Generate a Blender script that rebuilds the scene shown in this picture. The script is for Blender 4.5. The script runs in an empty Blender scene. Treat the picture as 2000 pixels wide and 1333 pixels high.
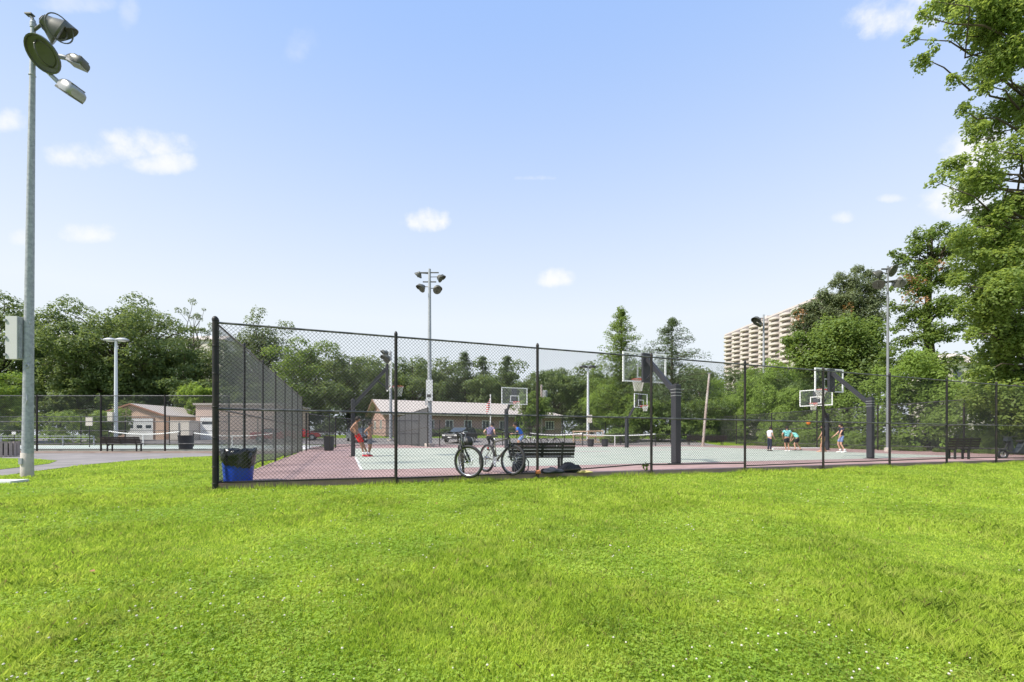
import bpy, math, random
import numpy as np
from mathutils import Vector, Matrix, noise
random.seed(7); RNG = np.random.default_rng(11)
PI = math.pi; R = math.radians
S = bpy.context.scene; COL = S.collection

# ------------------------------------------------------------------ camera, sky, sun, exposure
CAMZ = 0.87; FPX = 870.0; HY = 851.0            # focal length and horizon in pixels of the 2000 px wide photograph
cam = bpy.data.cameras.new('camera'); camo = bpy.data.objects.new('camera', cam); COL.objects.link(camo)
camo.location = (0, 0, CAMZ); camo.rotation_euler = (R(90), 0, 0)
cam.sensor_width = 36; cam.lens = 36 * FPX / 2000; cam.shift_y = (HY - 666.5) / 2000
cam.clip_start = 0.05; cam.clip_end = 3000
S.camera = camo
S.view_settings.view_transform = 'Standard'; S.view_settings.look = 'None'
S.view_settings.gamma = 1; S.view_settings.use_curve_mapping = False
S.view_settings.exposure = 1.02
SUNDIR = Vector((-0.80, -0.42, 1.10)).normalized()
sun_el = math.asin(SUNDIR.z); sun_az = math.atan2(SUNDIR.x, SUNDIR.y)
W = bpy.data.worlds.new('World'); S.world = W; W.use_nodes = True

class NT:
    """small node-tree helper"""
    def __init__(s, t): s.t = t; s.n = t.nodes; s.l = t.links
    def node(s, typ, **kw):
        nd = s.n.new(typ)
        for k, v in kw.items():
            if k.startswith('i_'):
                k2 = k[2:]; k2 = int(k2) if k2.isdigit() else k2
                s.put(nd.inputs[k2], v)
            else: setattr(nd, k, v)
        return nd
    def put(s, sock, v):
        if isinstance(v, bpy.types.NodeSocket): s.l.new(v, sock)
        else: sock.default_value = v
    def math(s, op, a, b=None, c=None, clamp=False):
        nd = s.n.new('ShaderNodeMath'); nd.operation = op; nd.use_clamp = clamp
        s.put(nd.inputs[0], a)
        if b is not None: s.put(nd.inputs[1], b)
        if c is not None: s.put(nd.inputs[2], c)
        return nd.outputs[0]
    def mix(s, f, a, b, blend='MIX'):
        nd = s.n.new('ShaderNodeMix'); nd.data_type = 'RGBA'; nd.blend_type = blend
        s.put(nd.inputs[0], f); s.put(nd.inputs[6], a); s.put(nd.inputs[7], b)
        return nd.outputs[2]
    def ramp(s, v, a, b):
        nd = s.n.new('ShaderNodeMapRange'); nd.interpolation_type = 'SMOOTHSTEP'
        s.put(nd.inputs[0], v); nd.inputs[1].default_value = a; nd.inputs[2].default_value = b
        return nd.outputs[0]

def c4(c): return (c[0], c[1], c[2], 1.0)

w = NT(W.node_tree); w.n.clear()
sky = w.node('ShaderNodeTexSky', sky_type='NISHITA', sun_disc=False, sun_elevation=sun_el, sun_rotation=sun_az,
             air_density=1.0, dust_density=1.2, ozone_density=1.6, altitude=50)
bg = w.node('ShaderNodeBackground'); out = w.node('ShaderNodeOutputWorld')
tc = w.node('ShaderNodeTexCoord'); sep = w.node('ShaderNodeSeparateXYZ'); w.l.new(tc.outputs['Generated'], sep.inputs[0])
dx, dy, dz = sep.outputs
dyc = w.math('MAXIMUM', dy, 0.02)
cu = w.math('DIVIDE', dx, dyc); cv = w.math('DIVIDE', dz, dyc)
nz = w.node('ShaderNodeTexNoise', i_Scale=9.0, i_Detail=7.0, i_Roughness=0.62); w.l.new(tc.outputs['Generated'], nz.inputs['Vector'])
nz2 = w.node('ShaderNodeTexNoise', i_Scale=34.0, i_Detail=5.0, i_Roughness=0.6); w.l.new(tc.outputs['Generated'], nz2.inputs['Vector'])
nn = w.math('ADD', w.math('MULTIPLY', w.math('SUBTRACT', nz.outputs[0], 0.5), 2.6), w.math('MULTIPLY', w.math('SUBTRACT', nz2.outputs[0], 0.5), 1.5))
# small fair-weather clouds: direction (as tangents), half width, half height, strength
CL = [(-.86, .642, .13, .048, 1.0), (-.925, .635, .11, .058, 1.0), (-.975, .632, .09, .050, 1.0), (-.90, .665, .07, .035, 1.0), (-.955, .625, .06, .045, 1.0), (-.80, .610, .10, .035, .9), (-1.135, .70, .05, .035, .9), (-.955, .45, .072, .03, .9),
      (-1.10, .44, .035, .024, .7), (-.19, .478, .062, .032, 1.0), (.098, .352, .052, .028, .95), (.86, .93, .11, .075, 1.0),
      (.93, 1.0, .12, .08, 1.0), (1.05, .63, .10, .07, 1.0), (.74, .488, .036, .022, .8), (.855, .53, .045, .014, .75), (1.00, .515, .11, .05, 1.0),
      (.063, .577, .05, .009, .5), (-.98, .965, .10, .03, .35), (-.48, .87, .05, .06, .22), (-.86, .94, .03, .05, .3)]
acc = None
for (u0, v0, a, b, s_) in CL:
    du = w.math('MULTIPLY', w.math('SUBTRACT', cu, u0), 1 / a); dv = w.math('MULTIPLY', w.math('SUBTRACT', cv, v0), 1 / b)
    # flatter bottoms
    dv = w.math('MULTIPLY', dv, w.math('ADD', 1.0, w.math('MULTIPLY', w.math('LESS_THAN', dv, 0.0), 0.45)))
    r2 = w.math('ADD', w.math('MULTIPLY', du, du), w.math('MULTIPLY', dv, dv))
    m = w.math('ADD', w.math('MULTIPLY', w.math('SUBTRACT', 1.0, r2), 1.0), w.math('MULTIPLY', nn, 1.25))
    m = w.math('MULTIPLY', w.ramp(m, -.1, 1.5), s_)
    m = w.math('MULTIPLY', m, w.math('LESS_THAN', r2, 5.0))
    acc = m if acc is None else w.math('MAXIMUM', acc, m)
acc = w.math('MULTIPLY', acc, w.math('GREATER_THAN', dy, 0.05))
elev = w.math('MAXIMUM', dz, 0.0)
# summer haze whitening the sky towards the horizon
hzr = w.node('ShaderNodeMapRange', interpolation_type='LINEAR', i_0=elev, i_1=.70, i_2=.24, i_3=0.0, i_4=1.0)
hz = w.math('POWER', hzr.outputs[0], 1.25)
skyc = w.mix(0.80, sky.outputs[0], (2.75, 4.15, 7.2, 1))
skyc = w.mix(w.math('MULTIPLY', hz, 0.97), skyc, (5.5, 5.95, 6.35, 1))
skyc = w.mix(acc, skyc, (6.4, 6.45, 6.6, 1))
w.l.new(skyc, bg.inputs[0]); bg.inputs[1].default_value = 0.078
w.l.new(bg.outputs[0], out.inputs[0])

sl = bpy.data.lights.new('sun', 'SUN'); sl.energy = 3.5; sl.angle = R(6); sl.color = (1.0, 0.94, 0.84)
so = bpy.data.objects.new('sun', sl); COL.objects.link(so); so.rotation_euler = (-SUNDIR).to_track_quat('-Z', 'Y').to_euler()

# ------------------------------------------------------------------ coordinates
O = Vector((-5.344, 8.02)); E1 = Vector((.936, .351)); E2 = Vector((-.351, .936))    # fence corner, along the near fence, along the side fence
E1.normalize(); E2.normalize()
def uv(u, v): p = O + E1 * u + E2 * v; return p.x, p.y
def to_uv(x, y): d = Vector((x, y)) - O; return d.dot(E1), d.dot(E2)
def cz(x, y): return -0.0037 * (x + 5.344)                    # court slab surface
def sstep(t): t = min(1, max(0, t)); return t * t * (3 - 2 * t)
def gz(x, y):                                                 # lawn and terrain surface
    z = -0.115 - 0.0037 * min(28, max(0, x + 5.344))
    v = (x - O.x) * E2.x + (y - O.y) * E2.y
    if v < 0: z -= 0.03 * min(-v, 10)
    z += 1.05 * sstep((y - 38) / 25)
    if y < 20 and v < .0: z += min(1, -v) * (0.035 * noise.noise(Vector((x * .45, y * .45, 0))) + .022 * noise.noise(Vector((x * 1.3, y * 1.3, 5))))
    return z
def P(px, py, Y): return Vector(((px - 1000) / FPX * Y, Y, CAMZ + (HY - py) / FPX * Y))

# ------------------------------------------------------------------ materials
MATS = {}
def mat(name, col, rough=.6, var=.12, scale=6.0, metal=0.0, bump=0.0, bscale=60.0, spec=.4, col2=None, mixs=None, coord='Object'):
    if name in MATS: return MATS[name]
    m = bpy.data.materials.new(name); m.use_nodes = True; t = NT(m.node_tree); b = t.n['Principled BSDF']
    tcn = t.node('ShaderNodeTexCoord'); n1 = t.node('ShaderNodeTexNoise', i_Scale=scale, i_Detail=5.0, i_Roughness=.6)
    t.l.new(tcn.outputs[coord], n1.inputs['Vector'])
    k = t.math('ADD', 1 - var, t.math('MULTIPLY', n1.outputs[0], 2 * var))
    base = c4(col)
    if col2 is not None:
        n2 = t.node('ShaderNodeTexNoise', i_Scale=mixs or 2.0, i_Detail=6.0, i_Roughness=.65); t.l.new(tcn.outputs[coord], n2.inputs['Vector'])
        base = t.mix(t.ramp(n2.outputs[0], .42, .6), c4(col), c4(col2))
    mx = t.node('ShaderNodeVectorMath', operation='SCALE'); t.put(mx.inputs[0], base if isinstance(base, bpy.types.NodeSocket) else col); t.put(mx.inputs['Scale'], k)
    t.l.new(mx.outputs[0], b.inputs['Base Color'])
    b.inputs['Roughness'].default_value = rough; b.inputs['Metallic'].default_value = metal
    b.inputs['Specular IOR Level'].default_value = spec
    if bump:
        n3 = t.node('ShaderNodeTexNoise', i_Scale=bscale, i_Detail=4.0); t.l.new(tcn.outputs[coord], n3.inputs['Vector'])
        bp = t.node('ShaderNodeBump', i_Strength=bump, i_Distance=.02); t.l.new(n3.outputs[0], bp.inputs['Height']); t.l.new(bp.outputs[0], b.inputs['Normal'])
    MATS[name] = m; return m

def leafmat(name, ca, cb, trans=.3, rough=.55, cc=None):
    m = bpy.data.materials.new(name); m.use_nodes = True; t = NT(m.node_tree); t.n.clear()
    o = t.node('ShaderNodeOutputMaterial'); geo = t.node('ShaderNodeNewGeometry')
    n = t.node('ShaderNodeTexNoise', i_Scale=.5, i_Detail=3.0); t.l.new(geo.outputs['Position'], n.inputs['Vector'])
    f = t.math('ADD', t.math('MULTIPLY', geo.outputs['Random Per Island'], .6), t.math('MULTIPLY', t.ramp(n.outputs[0], .35, .65), .4))
    col = t.mix(f, c4(ca), c4(cb))
    if cc is not None: col = t.mix(t.math('GREATER_THAN', geo.outputs['Random Per Island'], .93), col, c4(cc))
    d = t.node('ShaderNodeBsdfPrincipled', i_Roughness=rough); d.inputs['Specular IOR Level'].default_value = .25
    t.l.new(col, d.inputs['Base Color'])
    tr = t.node('ShaderNodeBsdfTranslucent'); t.l.new(t.mix(.5, col, c4((min(1, cb[0] * 2.2), min(1, cb[1] * 2), cb[2]))), tr.inputs[0])
    ms = t.node('ShaderNodeMixShader', i_0=trans); t.l.new(d.outputs[0], ms.inputs[1]); t.l.new(tr.outputs[0], ms.inputs[2])
    t.l.new(ms.outputs[0], o.inputs[0]); return m

M_black = mat('black_paint', (.028, .027, .027), .5, .35, 8, bump=.1)
M_post = mat('black_vinyl_steel', (.016, .015, .016), .5, .4, 5, col2=(.03, .024, .021), mixs=3, bump=.15, bscale=40, spec=.3)
M_rail = mat('black_rail_highlight', (.035, .034, .035), .33, .5, 7, col2=(.11, .105, .10), mixs=5, spec=.6)  # black lifted and mottled paler to suggest sun highlights along the rails
M_wire = mat('black_chain_link_wire', (.026, .027, .031), .5, .2, 3)
M_wires = mat('glancing_light_chain_link_wire', (.15, .155, .165), .45, .3, 3)  # black wire coloured grey to imitate light glancing off the side fence
M_wireg = mat('grey_chain_link_wire', (.10, .105, .11), .5, .2, 3)
M_galv = mat('galvanised_steel', (.37, .385, .405), .55, .2, 9, metal=.2, col2=(.28, .295, .32), mixs=14)
M_conc = mat('concrete', (.52, .47, .42), .9, .15, 7, bump=.3, bscale=50, col2=(.42, .37, .33))
M_slabside = mat('stained_concrete', (.30, .22, .19), .9, .3, 5, bump=.4, bscale=30)
M_court_red = mat('court_maroon', (.35, .235, .22), .8, .22, 2.4, bump=.15, bscale=200, col2=(.29, .19, .175), mixs=.8)
M_court_green = mat('court_green', (.38, .40, .335), .8, .17, 2.1, bump=.12, bscale=200, col2=(.33, .36, .30), mixs=.6)
M_line = mat('court_line_white', (.62, .62, .58), .8, .12, 12)
M_asph = mat('asphalt', (.19, .175, .17), .95, .14, 3, bump=.3, bscale=120, col2=(.235, .215, .205), mixs=.7)
M_litter = mat('leaf_litter', (.17, .115, .085), .95, .35, 8, bump=.5, bscale=60, col2=(.24, .19, .16), mixs=3)
M_bark = mat('bark', (.085, .065, .05), .95, .3, 6, bump=.6, bscale=25)
M_wood = mat('weathered_wood', (.36, .30, .27), .85, .3, 10, bump=.3)
M_bench = mat('dark_bench_slats', (.030, .025, .023), .55, .3, 8, bump=.2)
M_white = mat('white_paint', (.78, .78, .77), .5, .06, 8)
M_blue = mat('blue_plastic', (.015, .065, .48), .38, .2, 6)
M_bag = mat('black_bin_bag', (.012, .012, .013), .22, .2, 9, bump=.35, bscale=22, spec=.7)
M_pad = mat('black_padding', (.035, .035, .042), .55, .2, 6, bump=.15, bscale=20)
M_rimred = mat('rim_orange_red', (.55, .07, .05), .45, .1, 8)
M_net = mat('net_cord', (.72, .70, .66), .8, .1, 20)
M_tan = mat('tan_siding', (.62, .44, .33), .85, .08, 3, bump=.1)
M_brick = mat('pink_brown_brick', (.44, .285, .245), .9, .14, 2.5, bump=.25, bscale=30, col2=(.36, .235, .21), mixs=6)
M_roof = mat('pale_shingles', (.42, .375, .34), .9, .12, 3, bump=.3, bscale=20)
M_cream = mat('cream_paint', (.66, .60, .52), .7, .08, 3)
M_tower = mat('tower_concrete', (.54, .475, .46), .9, .06, .2)
M_dark = mat('dark_recess', (.05, .048, .05), .6, .2, 2)
M_rubber = mat('tyre_rubber', (.022, .022, .024), .75, .2, 20)
M_chrome = mat('bare_metal', (.55, .56, .58), .3, .1, 10, metal=.9)
M_lampgrey = mat('lamp_housing', (.11, .11, .095), .45, .25, 6, metal=.3)
M_lamplite = mat('lamp_aluminium', (.34, .34, .34), .4, .25, 9, metal=.4)
M_car_black = mat('car_paint_black', (.018, .018, .02), .45, .1, 5, spec=.4)
M_car_grey = mat('car_paint_grey', (.13, .15, .18), .25, .1, 5, spec=.7)
M_car_red = mat('car_paint_red', (.42, .03, .03), .25, .1, 5, spec=.7)
M_net_dark = mat('tennis_net_dark', (.05, .05, .05), .9, .2, 5)
def glassmat():
    m = bpy.data.materials.new('window_glass'); m.use_nodes = True; b = m.node_tree.nodes['Principled BSDF']
    b.inputs['Base Color'].default_value = (.05, .06, .07, 1); b.inputs['Roughness'].default_value = .08; b.inputs['Specular IOR Level'].default_value = .8
    return m
M_glass = glassmat()
def boardmat():
    m = bpy.data.materials.new('clear_backboard'); m.use_nodes = True; t = NT(m.node_tree); t.n.clear()
    o = t.node('ShaderNodeOutputMaterial'); g = t.node('ShaderNodeBsdfGlossy', i_Roughness=.05); tr = t.node('ShaderNodeBsdfTransparent')
    tr.inputs[0].default_value = (.985, .99, .99, 1)
    ms = t.node('ShaderNodeMixShader', i_0=.06); t.l.new(tr.outputs[0], ms.inputs[1]); t.l.new(g.outputs[0], ms.inputs[2]); t.l.new(ms.outputs[0], o.inputs[0])
    return m
M_acryl = boardmat()

# ------------------------------------------------------------------ mesh builder
class MB:
    def __init__(s): s.v = []; s.f = []; s.m = []; s.cur = 0
    def add(s, vs, fs):
        o = len(s.v); s.v += [tuple(v) for v in vs]; s.f += [tuple(o + i for i in f) for f in fs]; s.m += [s.cur] * len(fs)
    def box(s, c, size, rz=0, M=None):
        hx, hy, hz_ = size[0] / 2, size[1] / 2, size[2] / 2
        vs = [Vector((x, y, z)) for z in (-hz_, hz_) for x, y in ((-hx, -hy), (hx, -hy), (hx, hy), (-hx, hy))]
        m = M if M is not None else Matrix.Rotation(rz, 3, 'Z')
        s.add([m @ v + Vector(c) for v in vs], [(3, 2, 1, 0), (4, 5, 6, 7), (0, 1, 5, 4), (1, 2, 6, 5), (2, 3, 7, 6), (3, 0, 4, 7)])
    def bar(s, p, q, w_, h_, up=(0, 0, 1)):
        p = Vector(p); q = Vector(q); d = q - p; L = d.length; d.normalize(); u = Vector(up)
        x = d.cross(u)
        if x.length < 1e-4: x = d.cross(Vector((1, 0, 0)))
        x.normalize(); z = x.cross(d)
        s.box((p + q) / 2, (w_, L, h_), M=Matrix((x, d, z)).transposed())
    def tube(s, p, q, r0, r1=None, n=8, caps=True):
        s.path([p, q], [r0, r0 if r1 is None else r1], n, caps)
    def path(s, pts, rad, n=8, caps=True, closed=False):
        pts = [Vector(p) for p in pts]
        if not hasattr(rad, '__len__'): rad = [rad] * len(pts)
        rings = []; prev = None; N = len(pts); vs = []
        for i, p in enumerate(pts):
            if closed: d = pts[(i + 1) % N] - pts[i - 1]
            else: d = pts[min(i + 1, N - 1)] - pts[max(i - 1, 0)]
            if d.length < 1e-9: d = Vector((0, 0, 1))
            d.normalize()
            if prev is None: a = d.orthogonal().normalized()
            else:
                a = prev - d * prev.dot(d); a = a.normalized() if a.length > 1e-6 else d.orthogonal().normalized()
            prev = a; b = d.cross(a)
            for k in range(n):
                t = 2 * PI * k / n; vs.append(p + (a * math.cos(t) + b * math.sin(t)) * rad[i])
        fs = []
        for i in range(N if closed else N - 1):
            j = (i + 1) % N
            for k in range(n):
                fs.append((i * n + k, i * n + (k + 1) % n, j * n + (k + 1) % n, j * n + k))
        if caps and not closed: fs += [tuple(range(n - 1, -1, -1)), tuple(range((N - 1) * n, N * n))]
        s.add(vs, fs)
    def lathe(s, prof, c=(0, 0, 0), n=20, M=None, jit=0):
        vs = []; fs = []; m = M if M is not None else Matrix.Identity(3); c = Vector(c)
        for (r, z) in prof:
            for k in range(n):
                t = 2 * PI * k / n; rr = r * (1 + (random.uniform(-jit, jit) if jit else 0))
                vs.append(m @ Vector((rr * math.cos(t), rr * math.sin(t), z + (random.uniform(-jit, jit) * .3 if jit else 0))) + c)
        for i in range(len(prof) - 1):
            for k in range(n): fs.append((i * n + k, i * n + (k + 1) % n, (i + 1) * n + (k + 1) % n, (i + 1) * n + k))
        if prof[0][0] > 1e-4: fs.append(tuple(range(n - 1, -1, -1)))
        if prof[-1][0] > 1e-4: fs.append(tuple((len(prof) - 1) * n + k for k in range(n)))
        s.add(vs, fs)
    def ball(s, c, r, n=12, k=8, M=None, sc=(1, 1, 1)):
        prof = [(max(1e-5, math.sin(PI * i / k)), -math.cos(PI * i / k)) for i in range(k + 1)]
        m0 = Matrix.Diagonal((r * sc[0], r * sc[1], r * sc[2])); m0 = (M @ m0) if M is not None else m0
        s.lathe(prof, c, n, M=m0)
    def torus(s, c, Rr, r, axis=(0, 1, 0), n=32, k=8, a0=0, a1=2 * PI):
        ax = Vector(axis).normalized(); a = ax.orthogonal().normalized(); b = ax.cross(a); c = Vector(c)
        full = abs(a1 - a0 - 2 * PI) < 1e-6
        pts = [c + (a * math.cos(a0 + (a1 - a0) * i / n) + b * math.sin(a0 + (a1 - a0) * i / n)) * Rr for i in range(n if full else n + 1)]
        s.path(pts, r, k, closed=full)
    def poly(s, pts, h=None):      # flat polygon, or a prism dropped by h
        n = len(pts)
        if h is None: s.add(pts, [tuple(range(n))])
        else:
            lo = [(p[0], p[1], p[2] - h) for p in pts]
            s.add(list(pts) + lo, [tuple(range(n)), tuple(range(2 * n - 1, n - 1, -1))] + [(i, n + i, n + (i + 1) % n, (i + 1) % n) for i in range(n)])
    def build(s, name, mats, parent=None, smooth=False, label=None):
        me = bpy.data.meshes.new(name); me.from_pydata(s.v, [], s.f)
        if not isinstance(mats, (list, tuple)): mats = [mats]
        for m_ in mats: me.materials.append(m_)
        if len(mats) > 1: me.polygons.foreach_set('material_index', s.m)
        if smooth: me.polygons.foreach_set('use_smooth', [True] * len(me.polygons))
        me.update()
        return link(name, me, parent, label)
def link(name, me, parent=None, label=None):
    o = bpy.data.objects.new(name, me); COL.objects.link(o)
    if parent is not None: o.parent = parent
    if label: o['label'] = label
    return o
def thing(name, label, cat, loc=(0, 0, 0), rz=0.0, group=None):
    o = bpy.data.objects.new(name, None); COL.objects.link(o); o.location = loc; o.rotation_euler = (0, 0, rz); o.empty_display_size = .2
    return tag(o, label, cat, group)
def tag(o, label, cat, group=None):
    o['label'] = label; o['category'] = cat
    if group: o['group'] = group
    return o
def struct(o, kind='structure'): o['kind'] = kind; return o
def stuff(o, label, cat): o['kind'] = 'stuff'; o['label'] = label; o['category'] = cat; return o
def smooth_by_angle(o, ang=40):
    me = o.data
    me.polygons.foreach_set('use_smooth', [True] * len(me.polygons))
    try: me.set_sharp_from_angle(angle=R(ang))
    except Exception: pass
    return o
def dup(o, loc, rz=None, label=None, scale=None):
    r = o.copy(); COL.objects.link(r); r.location = loc
    if rz is not None: r.rotation_euler = (0, 0, rz)
    if scale is not None: r.scale = scale if hasattr(scale, '__len__') else (scale,) * 3
    if label: r['label'] = label
    for ch in list(o.children):
        c = ch.copy(); COL.objects.link(c); c.parent = r
        for g in list(ch.children):
            d = g.copy(); COL.objects.link(d); d.parent = c
    return r

# ------------------------------------------------------------------ ground, court, path
def nodes_lawn():
    m = bpy.data.materials.new('lawn_soil_and_grass'); m.use_nodes = True; t = NT(m.node_tree); b = t.n['Principled BSDF']
    g = t.node('ShaderNodeNewGeometry')
    def nz_(sc, d=5): n = t.node('ShaderNodeTexNoise', i_Scale=sc, i_Detail=float(d), i_Roughness=.65); t.l.new(g.outputs['Position'], n.inputs['Vector']); return n.outputs[0]
    col = t.mix(t.ramp(nz_(.8), .35, .65), c4((.11, .18, .012)), c4((.17, .26, .02)))
    col = t.mix(t.ramp(nz_(14), .35, .7), col, c4((.17, .25, .03)))
    col = t.mix(t.math('MULTIPLY', t.ramp(nz_(90, 2), .5, .7), .5), col, c4((.05, .09, .008)))
    t.l.new(col, b.inputs['Base Color']); b.inputs['Roughness'].default_value = .9; b.inputs['Specular IOR Level'].default_value = .1
    bp = t.node('ShaderNodeBump', i_Strength=.6, i_Distance=.03); t.l.new(nz_(60), bp.inputs['Height']); t.l.new(bp.outputs[0], b.inputs['Normal'])
    return m
M_lawn = nodes_lawn()
def grid(name, x0, x1, y0, y1, nx, ny, zf, m, dz=0):
    xs = np.linspace(x0, x1, nx); ys = np.linspace(y0, y1, ny); vs = [(x, y, zf(x, y) + dz) for y in ys for x in xs]
    fs = [(j * nx + i, j * nx + i + 1, (j + 1) * nx + i + 1, (j + 1) * nx + i) for j in range(ny - 1) for i in range(nx - 1)]
    me = bpy.data.meshes.new(name); me.from_pydata(vs, [], fs); me.materials.append(m)
    me.polygons.foreach_set('use_smooth', [True] * len(me.polygons)); return link(name, me)
# one sheet with denser rows near the camera
def ground_sheet():
    xs = np.unique(np.concatenate([np.linspace(-1400, -60, 12), np.linspace(-60, -16, 30), np.linspace(-16, 26, 170), np.linspace(26, 90, 24), np.linspace(90, 1400, 12)]))
    ys = np.unique(np.concatenate([np.linspace(-300, -8, 8), np.linspace(-8, 20, 115), np.linspace(20, 90, 60), np.linspace(90, 1500, 14)]))
    nx = len(xs); vs = [(x, y, gz(x, y)) for y in ys for x in xs]
    fs = [(j * nx + i, j * nx + i + 1, (j + 1) * nx + i + 1, (j + 1) * nx + i) for j in range(len(ys) - 1) for i in range(nx - 1)]
    me = bpy.data.meshes.new('lawn'); me.from_pydata(vs, [], fs); me.materials.append(M_lawn); me.polygons.foreach_set('use_smooth', [True] * len(me.polygons))
    return struct(link('lawn', me))
ground_sheet()

def court_poly(pts_uv, dz=0): return [(uv(u, v)[0], uv(u, v)[1], cz(*uv(u, v)) + dz) for u, v in pts_uv]
mb = MB(); mb.poly(court_poly([(.02, .06), (36, .06), (41, 27), (.02, 27)]), .5); mb.cur = 1
o = mb.build('court_slab', [M_court_red, M_slabside])
for p in o.data.polygons:
    p.material_index = 0 if p.normal.z > .5 else 1
struct(o)
mb = MB(); mb.poly(court_poly([(2.56, 2.54), (29, 2.54), (30, 21.5), (2.56, 21.5)], .004)); struct(mb.build('court_surface', M_court_green))
# painted lines
LN = MB()
def cline(p, q, w_=.05, dz=.008):
    p = Vector(p); q = Vector(q); d = (q - p).normalized(); n = Vector((-d.y, d.x)) * w_ / 2
    LN.poly(court_poly([tuple(p - n), tuple(q - n), tuple(q + n), tuple(p + n)], dz))
def carc(c, r, a0, a1, n=24, w_=.05, dz=.012):
    for i in range(n):
        a, b = a0 + (a1 - a0) * i / n, a0 + (a1 - a0) * (i + 1) / n
        cline((c[0] + r * math.cos(a), c[1] + r * math.sin(a)), (c[0] + r * math.cos(b), c[1] + r * math.sin(b)), w_, dz)
for a, b in (((2.56, 2.54), (29, 2.54)), ((2.58, 2.54), (2.58, 21.5)), ((2.56, 21.5), (30, 21.5)), ((17, 2.56), (17, 21.48))): cline(a, b, .07)
for uc in (12.1, 22.3):
    for du in (-2.4, 2.4): cline((uc + du, 2.6), (uc + du, 8.2), .05, .016)
    cline((uc - 2.4, 8.2), (uc + 2.4, 8.2), .05, .020); carc((uc, 8.2), 1.8, 0, PI); carc((uc, 4.1), 6.0, .15, PI - .15, 30)
    for du in (-2.4, 2.4): cline((uc + du, 15.8), (uc + du, 21.4), .05, .016)
    cline((uc - 2.4, 15.8), (uc + 2.4, 15.8), .05, .020); carc((uc, 15.8), 1.8, PI, 2 * PI)
struct(LN.build('court_lines', M_line))
KY = MB()
for a, b, w_ in (((9.9, 12.5), (16.5, 12.5), .5), ((19.9, 13.5), (24.7, 13.5), .5)):
    p = Vector(a); q = Vector(b); KY.poly(court_poly([(p.x, p.y), (q.x, p.y), (q.x, p.y + w_), (p.x, p.y + w_)], .007))
struct(KY.build('court_patch', mat('court_faded_pink', (.46, .34, .34), .8, .15, 3)))
# tennis courts beyond
def quadz(pts, dz, zf): return [(x, y, zf(x, y) + dz) for x, y in pts]
mb = MB(); mb.poly(court_poly([(1.5, 27.02), (41.5, 27.02), (44, 39), (1.5, 39)], -.006), .25); struct(mb.build('tennis_court', M_court_red))
mb = MB(); mb.poly(court_poly([(12, 29), (38, 29), (38, 37), (12, 37)], -.002)); struct(mb.build('tennis_court_surface', M_court_green))
M_tennis = mat('tennis_court_pale', (.50, .49, .48), .85, .08, 1)
mb = MB(); mb.poly([(-80, 28.2, .0), (-13.0, 28.2, .0), (-17.0, 40, .0), (-80, 40, .0)], .3); struct(mb.build('tennis_court', M_tennis))
mb = MB(); mb.poly([(-38, 29.5, .006), (-16, 29.5, .006), (-19, 39, .006), (-38, 39, .006)]); struct(mb.build('tennis_court_surface', mat('tennis_green_pale', (.42, .47, .42), .85, .08, 1)))
# path on the left (draped), leaf litter strip, lawn island
def G(px, py, h=CAMZ + .115): Y = h * FPX / (py - HY); return ((px - 1000) / FPX * Y, Y)
low = [(-260, 963), (-60, 938), (0, 931), (82, 919.5), (165, 909), (264, 899.7), (412, 891.5), (520, 887), (560, 884.5)]
path_low = [G(*p) for p in low]
path_poly = path_low + [(-11.0, 27.9), (-40, 27.9), (-40, 12)]
def tri_sheet(name, poly, dz, m, step=.8):
    import bmesh
    bm = bmesh.new(); vs = [bm.verts.new((x, y, 0)) for x, y in poly]; f = bm.faces.new(vs)
    xs = [p[0] for p in poly]; ys = [p[1] for p in poly]
    for k in np.arange(min(xs), max(xs), step * 2): bmesh.ops.bisect_plane(bm, geom=bm.verts[:] + bm.edges[:] + bm.faces[:], plane_co=(k, 0, 0), plane_no=(1, 0, 0))
    for k in np.arange(min(ys), max(ys), step): bmesh.ops.bisect_plane(bm, geom=bm.verts[:] + bm.edges[:] + bm.faces[:], plane_co=(0, k, 0), plane_no=(0, 1, 0))
    bmesh.ops.triangulate(bm, faces=bm.faces[:])
    for v in bm.verts: v.co.z = gz(v.co.x, v.co.y) + dz
    bmesh.ops.recalc_face_normals(bm, faces=bm.faces[:])
    me = bpy.data.meshes.new(name); bm.to_mesh(me); bm.free(); me.materials.append(m)
    if me.polygons[0].normal.z < 0: me.flip_normals()
    return link(name, me)
struct(tri_sheet('path', path_poly, .012, M_asph))
struct(tri_sheet('dirt_strip', [(-13, 24.3), (-40, 24.3), (-40, 27.9), (-11.5, 27.9), (-11.8, 26.0)], .02, M_litter))
isl = [G(*p) for p in [(-200, 893), (0, 896), (60, 897), (112, 901), (95, 907), (40, 914), (0, 918.5), (-120, 930)]]
struct(tri_sheet('lawn_island', isl, .022, M_lawn))
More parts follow.
